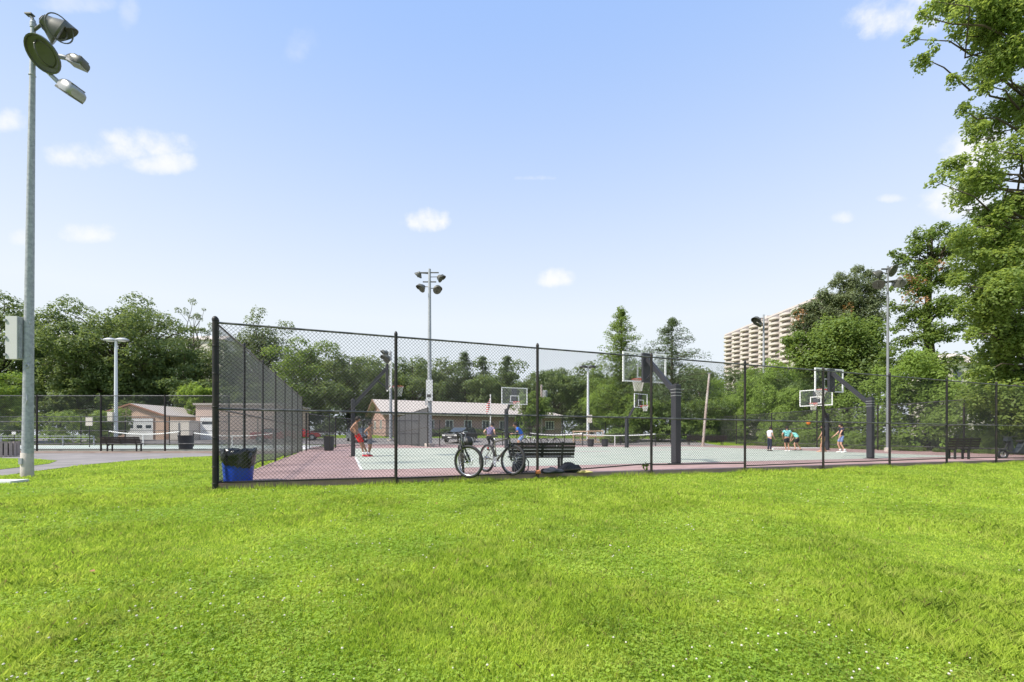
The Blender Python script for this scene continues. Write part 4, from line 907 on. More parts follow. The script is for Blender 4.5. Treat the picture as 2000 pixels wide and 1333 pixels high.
# ------------------------------------------------------------------ tennis nets
def tnet(label, a, b_, za, zb, h=1.0, sag=.10, strap=True):
    a = Vector((a[0], a[1], za)); q = Vector((b_[0], b_[1], zb)); d = q - a; t = thing('tennis_net', label, 'tennis net', a, 0, 'tennis nets')
    n = 24; top = [d * (i / n) + Vector((0, 0, h - sag * 4 * (i / n) * (1 - i / n))) for i in range(n + 1)]
    nn_ = Vector((-d.y, d.x, 0)).normalized() * .02
    b = MB()
    for i in range(n): b.add([top[i] - nn_, top[i + 1] - nn_, top[i + 1] - nn_ - Vector((0, 0, .07)), top[i] - nn_ - Vector((0, 0, .07)), top[i] + nn_, top[i + 1] + nn_, top[i + 1] + nn_ - Vector((0, 0, .07)), top[i] + nn_ - Vector((0, 0, .07))], [(0, 1, 2, 3), (7, 6, 5, 4), (0, 4, 5, 1), (3, 2, 6, 7)])
    b.build('headband', M_white, t)
    b = MB(); L = d.length; m_ = int(L / .09)
    def tp(f): return h - sag * 4 * f * (1 - f) - .07
    for i in range(m_ + 1): f = i / m_; b.path([d * f + Vector((0, 0, .04)), d * f + Vector((0, 0, tp(f)))], .005, 3, caps=False)
    for j in range(10):
        b.path([d * (i / 12) + Vector((0, 0, .04 + (tp(i / 12) - .04) * j / 10)) for i in range(13)], .005, 3, caps=False)
    b.build('netting', M_net_dark, t)
    for p in (Vector((0, 0, 0)), d): b = MB(); b.path([p, p + Vector((0, 0, h + .05))], .04, 8); b.build('post', M_black, t)
    if strap: b = MB(); b.box(d * .5 + Vector((0, 0, (h - sag) / 2)), (.06, .05, h - sag)); b.build('centre_strap', M_white, t)
tnet('tennis net with drooping white tape before the tan garage', (-31.5, 34.8), (-24.3, 32.6), .05, .0, 1.2, .22)
tnet('tennis net partly hidden behind the fence corner post', (-23.6, 33), (-16.6, 31.0), .05, .0, 1.05, .2)
tnet('tennis net stretching right of the white bicycle', (1.6, 39), (5.9, 37.2), .02, .0, 1.1, .16, False)
tnet('tennis net behind the two black tubs, nearest the smallest hoop', (5.4, 38.2), (12.0, 37.2), .0, -.02, 1.05, .14)

# ------------------------------------------------------------------ buildings
# garage
def garage(label, cx, Y, w_, hw, hr, depth, door, name='garage'):
    z = gz(cx, Y); t = thing(name, label, 'garage', (cx, Y, z)); hx = w_ / 2
    b = MB(); pr = [(-hx, 0), (hx, 0), (hx, hw), (0, hr), (-hx, hw)]
    b.add([(x, 0, zz) for x, zz in pr] + [(x, depth, zz) for x, zz in pr], [(0, 1, 2, 3, 4), (9, 8, 7, 6, 5), (1, 6, 7, 2), (4, 9, 5, 0)]); b.build('wall', M_tan, t)
    b = MB(); s = (hr - hw) / hx
    for sx in (-1, 1):
        e = hx + .25; b.poly([(0, -.25, hr + .10), (sx * e, -.25, hr - s * e + .10), (sx * e, depth + .2, hr - s * e + .10), (0, depth + .2, hr + .10)][::(1 if sx < 0 else -1)], .08)
    b.build('roof', M_roof, t)
    b = MB()
    for sx in (-1, 1): b.bar((0, -.27, hr + .02), (sx * (hx + .27), -.27, hr - s * (hx + .27) + .02), .03, .16)
    b.build('fascia', mat('rust_trim', (.35, .18, .12), .7), t)
    x0, x1, dh = door; b = MB(); n = 4
    for i in range(n): b.box(((x0 + x1) / 2, -.03, dh * (i + .5) / n), (x1 - x0, .05, dh / n - .02))
    d = b.build('door', M_white, t); b = MB()
    for i in range(3): b.box((x0 + (x1 - x0) * (i + .5) / 3, -.06, dh * .62), ((x1 - x0) * .2, .02, dh * .14))
    b.build('door_window', M_glass, d)
    b = MB(); b.box(((x0 + x1) / 2, -.02, dh + .06), (x1 - x0 + .24, .08, .10))
    for xx in (x0 - .08, x1 + .08): b.box((xx, -.02, dh / 2), (.1, .08, dh))
    b.build('door_frame', mat('brown_trim', (.22, .14, .10), .7), t); return t
garage('tan garage with a low gable and a white three-window door', -42.7, 50, 7.6, 2.75, 4.0, 8, (-.6, 2.45, 2.4))
# flat shed right of it, running behind the side fence
z = gz(-31, 50); t = thing('shed', 'long tan building with a white door, seen through the side fence', 'building', (-31, 50, z))
b = MB(); b.box((0, 4, 1.95), (9, 8, 3.9)); b.build('wall', mat('pinkish_siding', (.55, .42, .36), .85, .08, 3), t)
b = MB(); b.box((0, 4, 4.0), (9.4, 8.4, .22)); b.build('roof', M_roof, t)
b = MB(); b.box((-3.0, -.03, 1.25), (1.9, .06, 2.5)); d = b.build('door', M_white, t); b = MB(); b.box((-3.0, -.07, 1.9), (1.5, .02, .3)); b.build('door_window', M_glass, d)
z = gz(-37, 48); t = thing('storage_container', 'cream double-door container between the tan garage and the long shed', 'container', (-36.2, 48.5, z))
b = MB(); b.box((0, 1.2, 1.15), (2.3, 2.4, 2.2)); b.build('body', M_cream, t)
for sx in (-1, 1): b = MB(); b.box((sx * .56, -.03, 1.15), (1.06, .05, 2.0)); b.build('door', M_cream, t)
b = MB(); b.path([(-.06, -.08, .3), (-.06, -.08, 2.0)], .02, 6); b.path([(.06, -.08, .3), (.06, -.08, 2.0)], .02, 6); b.build('lock_bar', M_galv, t)
# clubhouse
C0 = Vector((-15.6, 55.0)); zc = gz(-10, 57); FR = Vector((.895, .445)).normalized(); t = thing('clubhouse', 'long single-storey brick clubhouse with a pale shingled roof', 'building', (C0.x, C0.y, zc), math.atan2(FR.y, FR.x))
Lc, Dc, Hw, Hr = 25.6, 11.0, 3.0, 4.95
b = MB(); b.add([(0, 0, 0), (Lc, 0, 0), (Lc, Dc, 0), (0, Dc, 0), (0, 0, Hw), (Lc, 0, Hw), (Lc, Dc, Hw), (0, Dc, Hw), (0, Dc / 2, Hr - .12)], [(0, 1, 5, 4), (1, 2, 6, 5), (2, 3, 7, 6), (0, 4, 8, 7, 3)]); b.build('wall', M_brick, t)
b = MB(); b.cur = 0; e = .7
b.poly([(-e, -e, Hw - .12), (Lc + e, -e, Hw - .12), (Lc - 3.6, Dc / 2, Hr), (-e, Dc / 2, Hr)], .14)
b.poly([(-e, Dc / 2, Hr), (Lc - 3.6, Dc / 2, Hr), (Lc + e, Dc + e, Hw - .12), (-e, Dc + e, Hw - .12)], .14)
b.poly([(Lc + e, -e, Hw - .12), (Lc + e, Dc + e, Hw - .12), (Lc - 3.6, Dc / 2, Hr)], .14)
rf = b.build('roof', M_roof, t)
b = MB(); b.path([(6, 3.4, 4.2), (6, 3.4, 5.0)], .09, 8); b.build('vent_pipe', M_galv, rf)
b = MB(); b.box((Lc / 2, -e - .03, Hw - .24), (Lc + 2 * e, .06, .22)); b.build('gutter', M_cream, t)
b = MB()
for (y0, y1, za, zb) in ((-e, Dc / 2, Hw - .2, Hr - .1), (Dc + e, Dc / 2, Hw - .2, Hr - .1)): b.bar((-e - .03, y0, za), (-e - .03, y1, zb), .05, .22)
b.build('bargeboard', mat('brown_trim', (.22, .14, .10), .7), t)
def window(x, y, z_, w_, h_, ang=0, n=2):
    b = MB(); M3 = Matrix.Rotation(ang, 3, 'Z')
    def tr(v): return M3 @ Vector(v) + Vector((x, y, z_))
    for sx in (-1, 1): b.box(tr((sx * w_ / 2, -.03, 0)), (.09, .08, h_ + .1), M=M3)
    for sz in (-1, 1): b.box(tr((0, -.03, sz * h_ / 2)), (w_, .08, .09), M=M3)
    for i in range(1, n): b.box(tr((-w_ / 2 + w_ * i / n, -.03, 0)), (.06, .07, h_), M=M3)
    f = b.build('window', M_white, t); g_ = MB(); g_.box(tr((0, -.01, 0)), (w_, .03, h_), M=M3); g_.build('pane', M_glass, f)
for xw in (3.0, 5.6, 8.2, 10.8, 13.4, 16.0, 18.6): window(xw, 0, 1.55, 1.0, 1.1)
window(23.6, 0, 1.55, 1.4, 1.2, n=3); window(0, 3.0, 1.5, 1.0, 1.0, -PI / 2); window(0, 7.5, 1.5, 1.0, 1.0, -PI / 2)
b = MB(); b.box((20.7, -.02, 1.05), (1.0, .06, 2.1)); b.build('door', mat('brown_door', (.2, .11, .08), .6), t)
# flag pole
q = P(958, 850, 46); t = thing('flag_pole', 'thin white flag pole with a limp red and white flag before the clubhouse', 'flag pole', (q.x, 46, gz(q.x, 46)))
b = MB(); b.path([(0, 0, -.1), (0, 0, 4.85)], .05, 8); b.ball((0, 0, 4.9), .08, 8, 6); b.build('pole', M_white, t)
b = MB(); vs = []
for i in range(9):
    for j in range(7): vs.append((-.04 - .05 * i, .06 * math.sin(i * 1.1), 4.6 - .32 * j / 2 - .10 * i))
b.add(vs, [(i * 7 + j, i * 7 + j + 1, (i + 1) * 7 + j + 1, (i + 1) * 7 + j) for i in range(8) for j in range(6)])
fm = mat('flag_cloth', (.5, .1, .1), .8); tt = NT(fm.node_tree); wv = tt.node('ShaderNodeTexWave', i_Scale=1.6, bands_direction='Z'); tcn = tt.node('ShaderNodeTexCoord'); tt.l.new(tcn.outputs['Object'], wv.inputs['Vector'])
tt.l.new(tt.mix(tt.math('GREATER_THAN', wv.outputs[0], .5), c4((.7, .7, .68)), c4((.5, .05, .06))), tt.n['Principled BSDF'].inputs['Base Color'])
fo = b.build('flag', fm, t, smooth=True); md = fo.modifiers.new('s', 'SOLIDIFY'); md.thickness = .01
# leaning utility pole
t = thing('utility_pole', 'bare leaning wooden pole standing against the vines', 'pole', (PX(1372, 40), 40, -.14))
b = MB(); b.path([(0, 0, -.3), (.30, 0, 3.2), (.62, 0, 6.55)], [.12, .11, .085], 12); smooth_by_angle(b.build('pole', mat('pale_pole_wood', (.34, .27, .235), .9, .2, 4, col2=(.50, .46, .43), mixs=.5), t))
b = MB(); b.box((.62, -.02, 6.6), (.3, .1, .08)); b.build('cap', M_galv, t)
q = P(1062, 770, 58); t = thing('utility_pole', 'utility pole with a grey transformer above the clubhouse end', 'pole', (q.x, 58, gz(q.x, 58)))
zt = q.z - gz(q.x, 58); b = MB(); b.path([(-.3, 0, -.2), (-.3, 0, zt + 1.2)], .14, 10); b.build('pole', M_wood, t)
b = MB(); b.lathe([(.30, -.5), (.34, -.45), (.34, .35), (.24, .45), (.001, .46)], (.15, -.1, zt), 14); b.build('transformer', M_lamplite, t)
# tall apartment slab
A = Vector((143.0, 300.0)); Bv = Vector((149.5, 214.0)); dv_ = (Bv - A); LT = dv_.length; dv_.normalize(); t = thing('apartment_tower', 'high cream apartment block with rows of rounded balconies', 'apartment block', (A.x, A.y, 0), math.atan2(dv_.y, dv_.x))
HT_ = 68.0; NF = 24; fh = HT_ / NF
b = MB(); b.box((LT / 2, 8, HT_ / 2), (LT, 15.0, HT_)); b.build('wall', M_tower, t)
b = MB(); b.box((LT / 2, 8, HT_ + .5), (LT + .6, 15.6, 1.0)); b.box((30, 9, HT_ + 2.4), (14, 8, 3)); b.build('roof', M_tower, t)
nb_ = int(LT / 9.2)
M_bal = mat('balcony_parapet', (.62, .545, .535), .9, .04, .3)
bx = MB(); n = 14
arc = [(3.4 * math.cos(PI * i / n), -3.0 * math.sin(PI * i / n) ** .8 if 0 < i < n else 0) for i in range(n + 1)]
vs = []; fs = []
for (zz, sc_) in ((0, .94), (.12, 1.0), (1.15, 1.04), (1.15, .99), (.2, .93)): vs += [(x * sc_, y * sc_, zz) for x, y in arc]
for r_ in range(4):
    for i in range(n): o_ = r_ * (n + 1) + i; fs.append((o_, o_ + 1, o_ + n + 2, o_ + n + 1))
fs.append(tuple(range(n, -1, -1))); bx.add(vs, fs); bx.cur = 1; M_recess_shade = mat('balcony_recess_shade', (.24, .215, .21), .8, .2, 1)
bx.box((0, -.1, 2.0), (5.6, .35, 1.65))  # dark box on the wall, coloured as the shade inside the balcony recess
proto = None; rest = MB()
cells = sorted([(c_, f_) for c_ in range(nb_) for f_ in range(NF)], key=lambda q_: (0 if (q_[0] <= 8 and q_[1] > 12) else 1, -q_[0], -q_[1]))
for idx, (c_, f_) in enumerate(cells):
    x = 5 + c_ * 9.2; zz = f_ * fh + .2
    if idx < 100:
        if proto is None: proto = bx.build('balcony', [M_bal, M_recess_shade], t); oo = proto
        else: oo = proto.copy(); COL.objects.link(oo)
        oo.location = (x, 0.38, zz); oo.scale = (1, 1, 1)
    else:
        rest.cur = 0; o_ = len(rest.v); rest.v += [(v[0] + x, v[1] + .38, v[2] + zz) for v in bx.v]; rest.f += [tuple(o_ + i for i in f) for f in bx.f]; rest.m += bx.m
ro = rest.build('balcony', [M_bal, M_recess_shade], t); ro['kind'] = 'stuff'
# hillside buildings glimpsed through the left trees
for i, (px, py, Y, w_, h_, dd, lab, cat) in enumerate(((112, 660, 100, 6, 4, 8, 'pale house glimpsed between the two leftmost tree crowns', 'house'), (396, 664, 105, 10, 3, 8, 'long low roof glimpsed behind the thin open tree', 'building'), (1888, 709, 60, 5, 3.2, 6, 'white house corner glimpsed under the right maple', 'house'))):
    q = P(px, py, Y); t = thing('hill_house', lab, cat, (q.x, Y, q.z - h_)); b = MB(); b.box((0, dd / 2, h_ / 2 - 6), (w_, dd, h_ + 12)); b.build('wall', M_cream, t)
    b = MB(); b.add([(-w_ / 2 - .4, -.4, h_), (w_ / 2 + .4, -.4, h_), (w_ / 2 + .4, dd + .4, h_), (-w_ / 2 - .4, dd + .4, h_), (-w_ / 2 + 1, dd / 2, h_ + 1.8), (w_ / 2 - 1, dd / 2, h_ + 1.8)], [(0, 1, 5, 4), (2, 3, 4, 5), (1, 2, 5), (3, 0, 4), (3, 2, 1, 0)]); b.build('roof', mat('buff_roof', (.50, .44, .40), .9, .1, 2), t)
    for k in range(max(2, int(w_ / 4))): b = MB(); b.box((-w_ / 2 + (k + .5) * w_ / max(2, int(w_ / 4)), -.03, h_ * .5), (1.2, .06, 1.3)); b.build('window', M_glass, t)

# ------------------------------------------------------------------ cars
def car(label, loc, rz, paint, suv=True, name='parked_car'):
    t = thing(name, label, 'car', loc, rz, 'cars parked beyond the courts'); L, Wd, Hh = (4.6, 1.85, 1.52) if suv else (4.4, 1.75, 1.4)
    prof = [(-L / 2, .35), (-L / 2, .85), (-L / 2 + .1, .98), (-L / 2 + (.25 if suv else .7), 1.02), (L / 2 - 1.25, 1.0), (L / 2 - .15, .86), (L / 2, .65), (L / 2, .35)]
    b = MB(); n = len(prof); b.add([(x, -Wd / 2, z) for x, z in prof] + [(x, Wd / 2, z) for x, z in prof], [tuple(range(n)), tuple(range(2 * n - 1, n - 1, -1))] + [(i, n + i, n + (i + 1) % n, (i + 1) % n) for i in range(n)])
    bo = b.build('body', paint, t); md = bo.modifiers.new('b', 'BEVEL'); md.width = .07; md.segments = 3
    xr = -L / 2 + (.35 if suv else .9); cab = [(xr, 1.0), (xr + .25, Hh - .04), (xr + .5, Hh), (L / 2 - 2.2, Hh), (L / 2 - 1.35, 1.0)]
    b = MB(); n = 5; y0, y1 = Wd / 2 - .05, Wd / 2 - .2; ys_ = [y0, y1, y1, y1, y0]
    b.add([(x, -ys_[i], z) for i, (x, z) in enumerate(cab)] + [(x, ys_[i], z) for i, (x, z) in enumerate(cab)], [tuple(range(n)), tuple(range(2 * n - 1, n - 1, -1))] + [(i, n + i, n + (i + 1) % n, (i + 1) % n) for i in range(n)])
    b.build('windows', M_glass, t)
    b = MB(); b.box(((xr + L / 2 - 1.8) / 2, 0, Hh + .01), (L / 2 - 2.3 - xr - .3, Wd - .42, .05)); 
    for sy in (-1, 1):
        b.bar((xr + .02, sy * (y0 + .01), 1.0), (xr + .28, sy * (y1 + .01), Hh), .05, .08); b.bar((L / 2 - 1.35, sy * (y0 + .01), 1.0), (L / 2 - 2.2, sy * (y1 + .01), Hh), .05, .06); b.bar((-.1, sy * (y0 + .01), 1.0), (-.1, sy * (y1 + .01), Hh), .04, .08)
    b.build('roof_frame', paint, t)
    for sx in (-1, 1):
        for sy in (-1, 1):
            b = MB(); b.lathe([(.2, -.11), (.33, -.1), (.34, 0), (.33, .1), (.2, .11)], (sx * L * .31, sy * (Wd / 2 - .1), .34), 20, orient((0, 1, 0))); wl = b.build('wheel', M_rubber, t)
            b = MB(); b.lathe([(.2, -.115), (.21, 0), (.2, .115)], (sx * L * .31, sy * (Wd / 2 - .1), .34), 14, orient((0, 1, 0))); b.build('rim', M_chrome, wl)
    for sy in (-1, 1):
        b = MB(); b.box((L / 2 - .05, sy * .68, .72), (.14, .32, .14)); b.build('headlight', M_white, t)
        b = MB(); b.box((-L / 2 + .0, sy * .72, .86), (.08, .22, .18)); b.build('tail_light', M_car_red, t)
        b = MB(); b.box((L / 2 - 1.45, sy * (Wd / 2 + .08), 1.05), (.1, .16, .12)); b.build('mirror', paint, t)
    b = MB(); b.box((L / 2 + .0, 0, .45), (.06, 1.2, .2)); b.build('grille', M_black, t)
    b = MB(); b.box((L / 2 + .04, 0, .52), (.02, .4, .1)); b.build('number_plate', M_white, t)
    return t
car('black SUV parked nose-on in front of the clubhouse', (PX(899, 46), 46, gz(-6, 46) + .03), -PI / 2 - .35, M_car_black)
car('grey car parked behind the two shirtless boys', (PX(699, 47), 47, gz(-16, 47) + .03), -PI / 2 + .5, M_car_grey, False)
car('left of two red cars seen through the side fence', (PX(540, 46), 46, gz(-24, 46) + .03), .2, M_car_red, False)
car('right of two red cars seen through the side fence', (PX(585, 49), 49, gz(-23, 49) + .03), .3, M_car_red, False)

# ------------------------------------------------------------------ small left-hand items
t = thing('sign_board', 'blank white notice board fixed to the far left fence', 'sign', (PX(174, 33), 33, 1.05))
b = MB(); b.box((0, 0, .85), (.5, .03, .62)); b.build('board', M_cream, t); b = MB(); b.path([(0, .03, -1.05), (0, .03, 1.1)], .025, 8); b.build('post', M_black, t)
t = thing('sign_board', 'small white sign low on the fence at the left edge', 'sign', (PX(27, 30), 30, 0))
b = MB(); b.box((0, 0, 1.03), (.27, .02, .19)); b.build('board', M_white, t); b = MB(); b.path([(0, .03, 0), (0, .03, 1.1)], .02, 8); b.build('post', M_black, t)
def railthing(label, x0, x1, Y, z, hs, cat='railing', m=M_galv, h=.55, w_=.10):
    t = thing('metal_rail', label, cat, (x0, Y, z)); L = x1 - x0
    for hh in hs: b = MB(); b.box((L / 2, 0, hh), (L, w_, .06)); b.build('rail', m, t)
    n = max(2, int(L / 2.4))
    for i in range(n + 1): b = MB(); b.box((L * i / n, .06, hs[0] / 2), (.07, .06, hs[0])); b.build('post', m, t)
railthing('pair of pale horizontal rails along the left tennis court', PX(-60, 38), PX(182, 38), 38, .0, (.82, .6))
railthing('white pipe edging the foot of the vines behind the players', 17.6, 21.2, 30.0, -.12, (.16,), 'pipe', M_white, w_=.05)
t = thing('traffic_barrier', 'left wooden frame panel on the grass beyond the tennis net', 'frame', (PX(1145, 46), 46, gz(7, 46)))
M_lumber = mat('fresh_lumber', (.60, .42, .28), .8, .12, 5)
b = MB()
for x in (-2.2, -1.0, .3, 1.6): b.box((x * .6, 0, .62), (.08, .08, 1.24))
for zz in (.3, .75, 1.2): b.box((-.2, -.05, zz), (2.5, .04, .12))
b.build('frame', M_lumber, t); t.name = 'timber_frame'
t = thing('timber_frame', 'right wooden frame panel beside the far lamp post', 'frame', (PX(1163.5, 46), 46, gz(7, 46)))
b = MB()
for x in (-.75, 0, .75): b.box((x, 0, .65), (.09, .08, 1.3))
for zz in (.1, .65, 1.25): b.box((0, -.05, zz), (1.6, .04, .10))
b.build('frame', M_lumber, t)

# ------------------------------------------------------------------ foliage
LM_dark = leafmat('foliage_dark_green', (.080, .125, .048), (.16, .215, .085), .40)
LM_mid = leafmat('foliage_mid_green', (.095, .155, .038), (.20, .28, .078), .42)
LM_bright = leafmat('foliage_bright_green', (.12, .19, .03), (.23, .33, .07), .42)
LM_grey = leafmat('foliage_grey_green', (.09, .13, .06), (.17, .215, .10), .36)
LM_pine = leafmat('pine_needles', (.12, .155, .075), (.21, .25, .13), .32)
LM_pinedk = leafmat('dark_conifer_needles', (.07, .11, .05), (.14, .19, .085), .22)
LM_maple = leafmat('maple_foliage', (.13, .20, .05), (.26, .34, .10), .5, .5)
LM_rust = leafmat('rusty_dead_leaves', (.25, .13, .06), (.34, .20, .09), .2)
def quads(name, C, N, size, m, parent=None, aspect=.62, rng=RNG, fold=False):
    """leaf-sized rhombs: C centres (n,3), N preferred normals (n,3), size scalar or (n,)"""
    C = np.asarray(C, dtype=np.float64); n = len(C); N = np.asarray(N) + rng.normal(0, .55, (n, 3)); N /= np.linalg.norm(N, axis=1, keepdims=True) + 1e-9
    A = rng.normal(0, 1, (n, 3)); A -= N * (A * N).sum(1, keepdims=True); A /= np.linalg.norm(A, axis=1, keepdims=True) + 1e-9
    B = np.cross(N, A); s = (np.ones(n) * size) * rng.uniform(.7, 1.3, n); s = s[:, None]
    dn = N * s * .12
    V = np.stack([C - A * s * .55, C - B * s * .5 * aspect + dn - A * s * .05, C + A * s * .55 - dn, C + B * s * .5 * aspect + dn - A * s * .05], 1).reshape(-1, 3)
    me = bpy.data.meshes.new(name); me.vertices.add(4 * n); me.vertices.foreach_set('co', V.astype(np.float32).ravel())
    me.loops.add(4 * n); me.loops.foreach_set('vertex_index', np.arange(4 * n, dtype=np.int32)); me.polygons.add(n)
    me.polygons.foreach_set('loop_start', np.arange(0, 4 * n, 4, dtype=np.int32)); me.polygons.foreach_set('loop_total', np.full(n, 4, dtype=np.int32))
    me.update(calc_edges=True); me.materials.append(m)
    return link(name, me, parent)
def clump_points(c, r, n, flat=.55, rng=RNG, droop=0.0):
    """leaves lying over the outer, mostly upper, shell of a clump"""
    D = rng.normal(0, 1, (n, 3)); D /= np.linalg.norm(D, axis=1, keepdims=True); D[:, 2] = np.where((D[:, 2] < -.15) & (rng.uniform(0, 1, n) < .5), -D[:, 2] * .7, D[:, 2])
    D /= np.linalg.norm(D, axis=1, keepdims=True)
    q = rng.uniform(.45, 1, n) ** .6; lump_ = 1 + .25 * np.sin(D[:, 0] * 5 + c[0] * 3) * np.cos(D[:, 1] * 4 + c[1] * 2)
    Pp = D * (q * r * lump_)[:, None]; Pp[:, 2] *= flat; Pp[:, 2] -= droop * (Pp[:, 0] ** 2 + Pp[:, 1] ** 2) / max(r, .1)
    Nn = D * .7 + np.array([0, 0, .8])
    return Pp + np.asarray(c), Nn
def limb(b, p, q, r0, r1, bend=.12, n=4, sides=6):
    p = Vector(p); q = Vector(q); L = (q - p).length; pts = []; rd = []
    for i in range(n + 1):
        f = i / n; o_ = Vector((random.uniform(-1, 1), random.uniform(-1, 1), random.uniform(-.3, 1))) * L * bend * math.sin(PI * f) * .5
        pts.append(p + (q - p) * f + o_ + Vector((0, 0, L * .08 * math.sin(PI * f)))); rd.append(r0 + (r1 - r0) * f)
    b.path(pts, rd, sides)
    return pts
def broad_tree(name, label, loc, H, Rx, m, nclump=46, nleaf=16000, leaf=.34, trunk=.28, bottom=.18, flat=.55, clump=.30, lean=0, grp=None, top=2.0, seed=1, hollow=.45, parent_cat='tree'):
    rng = np.random.default_rng(seed); random.seed(seed)
    if .35 < flat < .85: nclump = int(nclump * 2.3); clump *= .80; flat = min(.95, flat + .35); nleaf = int(nleaf * 1.35); leaf *= .92
    t = thing(name, label, parent_cat, loc, 0, grp); hb = H * bottom; hc = (H - hb) / 2; cc = np.array([0, 0, hb + hc])
    cl = []; tries = 0
    while len(cl) < nclump and tries < 4000:
        tries += 1
        d = rng.normal(0, 1, 3); d /= np.linalg.norm(d); q = rng.uniform(hollow, 1) ** .7
        wob = 1 + .22 * math.sin(3 * math.atan2(d[1], d[0]) + seed) + .15 * math.sin(5 * d[2] + seed * 2)
        p = d * q * np.array([Rx, Rx, hc]) * wob * .86; w_ = 1 - .22 * max(0, -d[2]); p[0] *= w_; p[1] *= w_
        c = cc + p; r_ = Rx * clump * rng.uniform(.6, 1.15)
        if all(np.linalg.norm((c - o_[0]) / np.array([1, 1, .7])) > (r_ + o_[1]) * .33 for o_ in cl): cl.append((c, r_))
    tot = sum(r_ ** 2 for _, r_ in cl); CC = []; NN = []
    for c, r_ in cl:
        a, b_ = clump_points(c, r_, max(20, int(nleaf * r_ ** 2 / tot)), flat, rng); CC.append(a); NN.append(b_)
    quads('crown', np.concatenate(CC), np.concatenate(NN), leaf, m, t, rng=rng)
    b = MB(); pts = [Vector((0, 0, -.6)), Vector((lean * .2, 0, H * .15)), Vector((lean * .5, .1, H * .35)), Vector((lean * .8, 0, H * .6)), Vector((lean, .1, H * .86))]
    b.path(pts, [trunk * 1.25, trunk, trunk * .8, trunk * .45, trunk * .12], 10)
    for c, r_ in cl[::2]:
        z0 = max(H * .12, min(H * .75, c[2] * .62 - .5)); f = z0 / H
        limb(b, (lean * f, 0, z0), tuple(c), trunk * .42 * (1 - f * .6), trunk * .07, .2)
    b.build('trunk', M_bark, t, smooth=True); return t
def conifer(name, label, loc, H, Rb, m, seed=1, levels=22, per=7, leaf=.22, nl=26, power=.9, trunk=.2, droop=.1, bottom=.08, clumpy=.34, up=.12, grp=None):
    rng = np.random.default_rng(seed); random.seed(seed); t = thing(name, label, 'tree', loc, 0, grp); b = MB()
    b.path([(0, 0, -.6), (0, 0, H * .4), (0.05, 0, H * .98)], [trunk * 1.2, trunk * .8, trunk * .1], 10); CC = []; NN = []
    for i in range(levels):
        f = i / (levels - 1); z = H * (bottom + (1 - bottom) * f ** .9); L0 = Rb * (1 - f) ** power + .15
        for k in range(max(3, int(per * (1 - f * .4)))):
            a = rng.uniform(0, 2 * PI); L = L0 * rng.uniform(.4, 1.2); z = H * (bottom + (1 - bottom) * f ** .9) + rng.normal(0, H * .012); d = np.array([math.cos(a), math.sin(a), 0])
            tip = d * L + np.array([0, 0, z + L * up - droop * L]); b.path([(0, 0, z), tuple(d * L * .5 + np.array([0, 0, z + L * .05])), tuple(tip)], [trunk * .22 * (1 - f) + .02, .03, .012], 5, caps=False)
            ns = max(2, int(L / (Rb * .16)))
            for s in range(ns):
                g_ = (s + .8) / ns; c = d * L * g_ + np.array([rng.normal(0, .06) * L, rng.normal(0, .06) * L, z + L * up * g_ - droop * L * g_ ** 2])
                a_, n_ = clump_points(c, Rb * clumpy * .52 * (1 - f * .5) * rng.uniform(.7, 1.25), int(nl * 1.5), .75, rng); CC.append(a_); NN.append(n_)
    n_top = 60; zt = rng.uniform(.93, 1.0, n_top) * H; CC.append(np.stack([rng.normal(0, .10, n_top), rng.normal(0, .10, n_top), zt], 1)); NN.append(rng.normal(0, 1, (n_top, 3)))
    quads('crown', np.concatenate(CC), np.concatenate(NN), leaf, m, t, aspect=.42, rng=rng); b.build('trunk', M_bark, t, smooth=True); return t
def blob_tree(name, label, trunk_xy, z0, blobs, m, leaf, dens, trunk, grp=None, seed=3, flat=.6, H=None, limbs=True, extra=None, cat='tree', cs=(.32, .55), km=1.0, aspect=.62):
    """crown given as blobs (px, py, distance, radius) measured off the photograph, each at its own depth"""
    rng = np.random.default_rng(seed); random.seed(seed); t = thing(name, label, cat, (trunk_xy[0], trunk_xy[1], z0), 0, grp)
    cl = []
    for (px, py, Y, r_) in blobs:
        q = P(px, py, Y) - Vector((trunk_xy[0], trunk_xy[1], z0))
        k = max(4, int(17 * r_ / 1.6 * km))
        for _ in range(k):
            d = rng.normal(0, 1, 3); d /= np.linalg.norm(d); d[1] *= 1.3; cl.append((np.array(q) + d * r_ * .62 * rng.uniform(.3, 1), r_ * rng.uniform(*cs)))
    CC = []; NN = []
    for c, r_ in cl:
        a, n_ = clump_points(c, r_, int(dens * r_ * r_) + 8, flat, rng, droop=.12); CC.append(a); NN.append(n_)
    quads('crown', np.concatenate(CC), np.concatenate(NN), leaf, m, t, rng=rng, aspect=aspect)
    hh = H or max(c[2] for c, _ in cl) * .9
    b = MB(); b.path([(0, 0, -.6), (.2, 0, hh * .3), (-.1, .2, hh * .6), (.1, 0, hh)], [trunk * 1.25, trunk, trunk * .7, trunk * .15], 12)
    if limbs:
        for c, r_ in cl[::7]:
            z_ = max(hh * .15, min(hh * .85, c[2] - .35 * math.hypot(c[0], c[1]))); limb(b, (0, 0, z_), tuple(c), trunk * .18, trunk * .03, .2, 5, 5)
    b.build('trunk', M_bark, t, smooth=True)
    if extra:
        CC = []; NN = []
        for (px, py, Y, r_) in extra:
            q = P(px, py, Y) - Vector((trunk_xy[0], trunk_xy[1], z0)); a, n_ = clump_points(np.array(q), r_ * 1.3, 34, 1.1, rng); CC.append(a); NN.append(n_)
        quads('dead_leaves', np.concatenate(CC), np.concatenate(NN), leaf, LM_rust, t, rng=rng)
    return t
def at(px, Y): x = PX(px, Y); return (x, Y, gz(x, Y))
def tH(py, Y, x=0): return CAMZ + (HY - py) / FPX * Y - gz(x, Y)

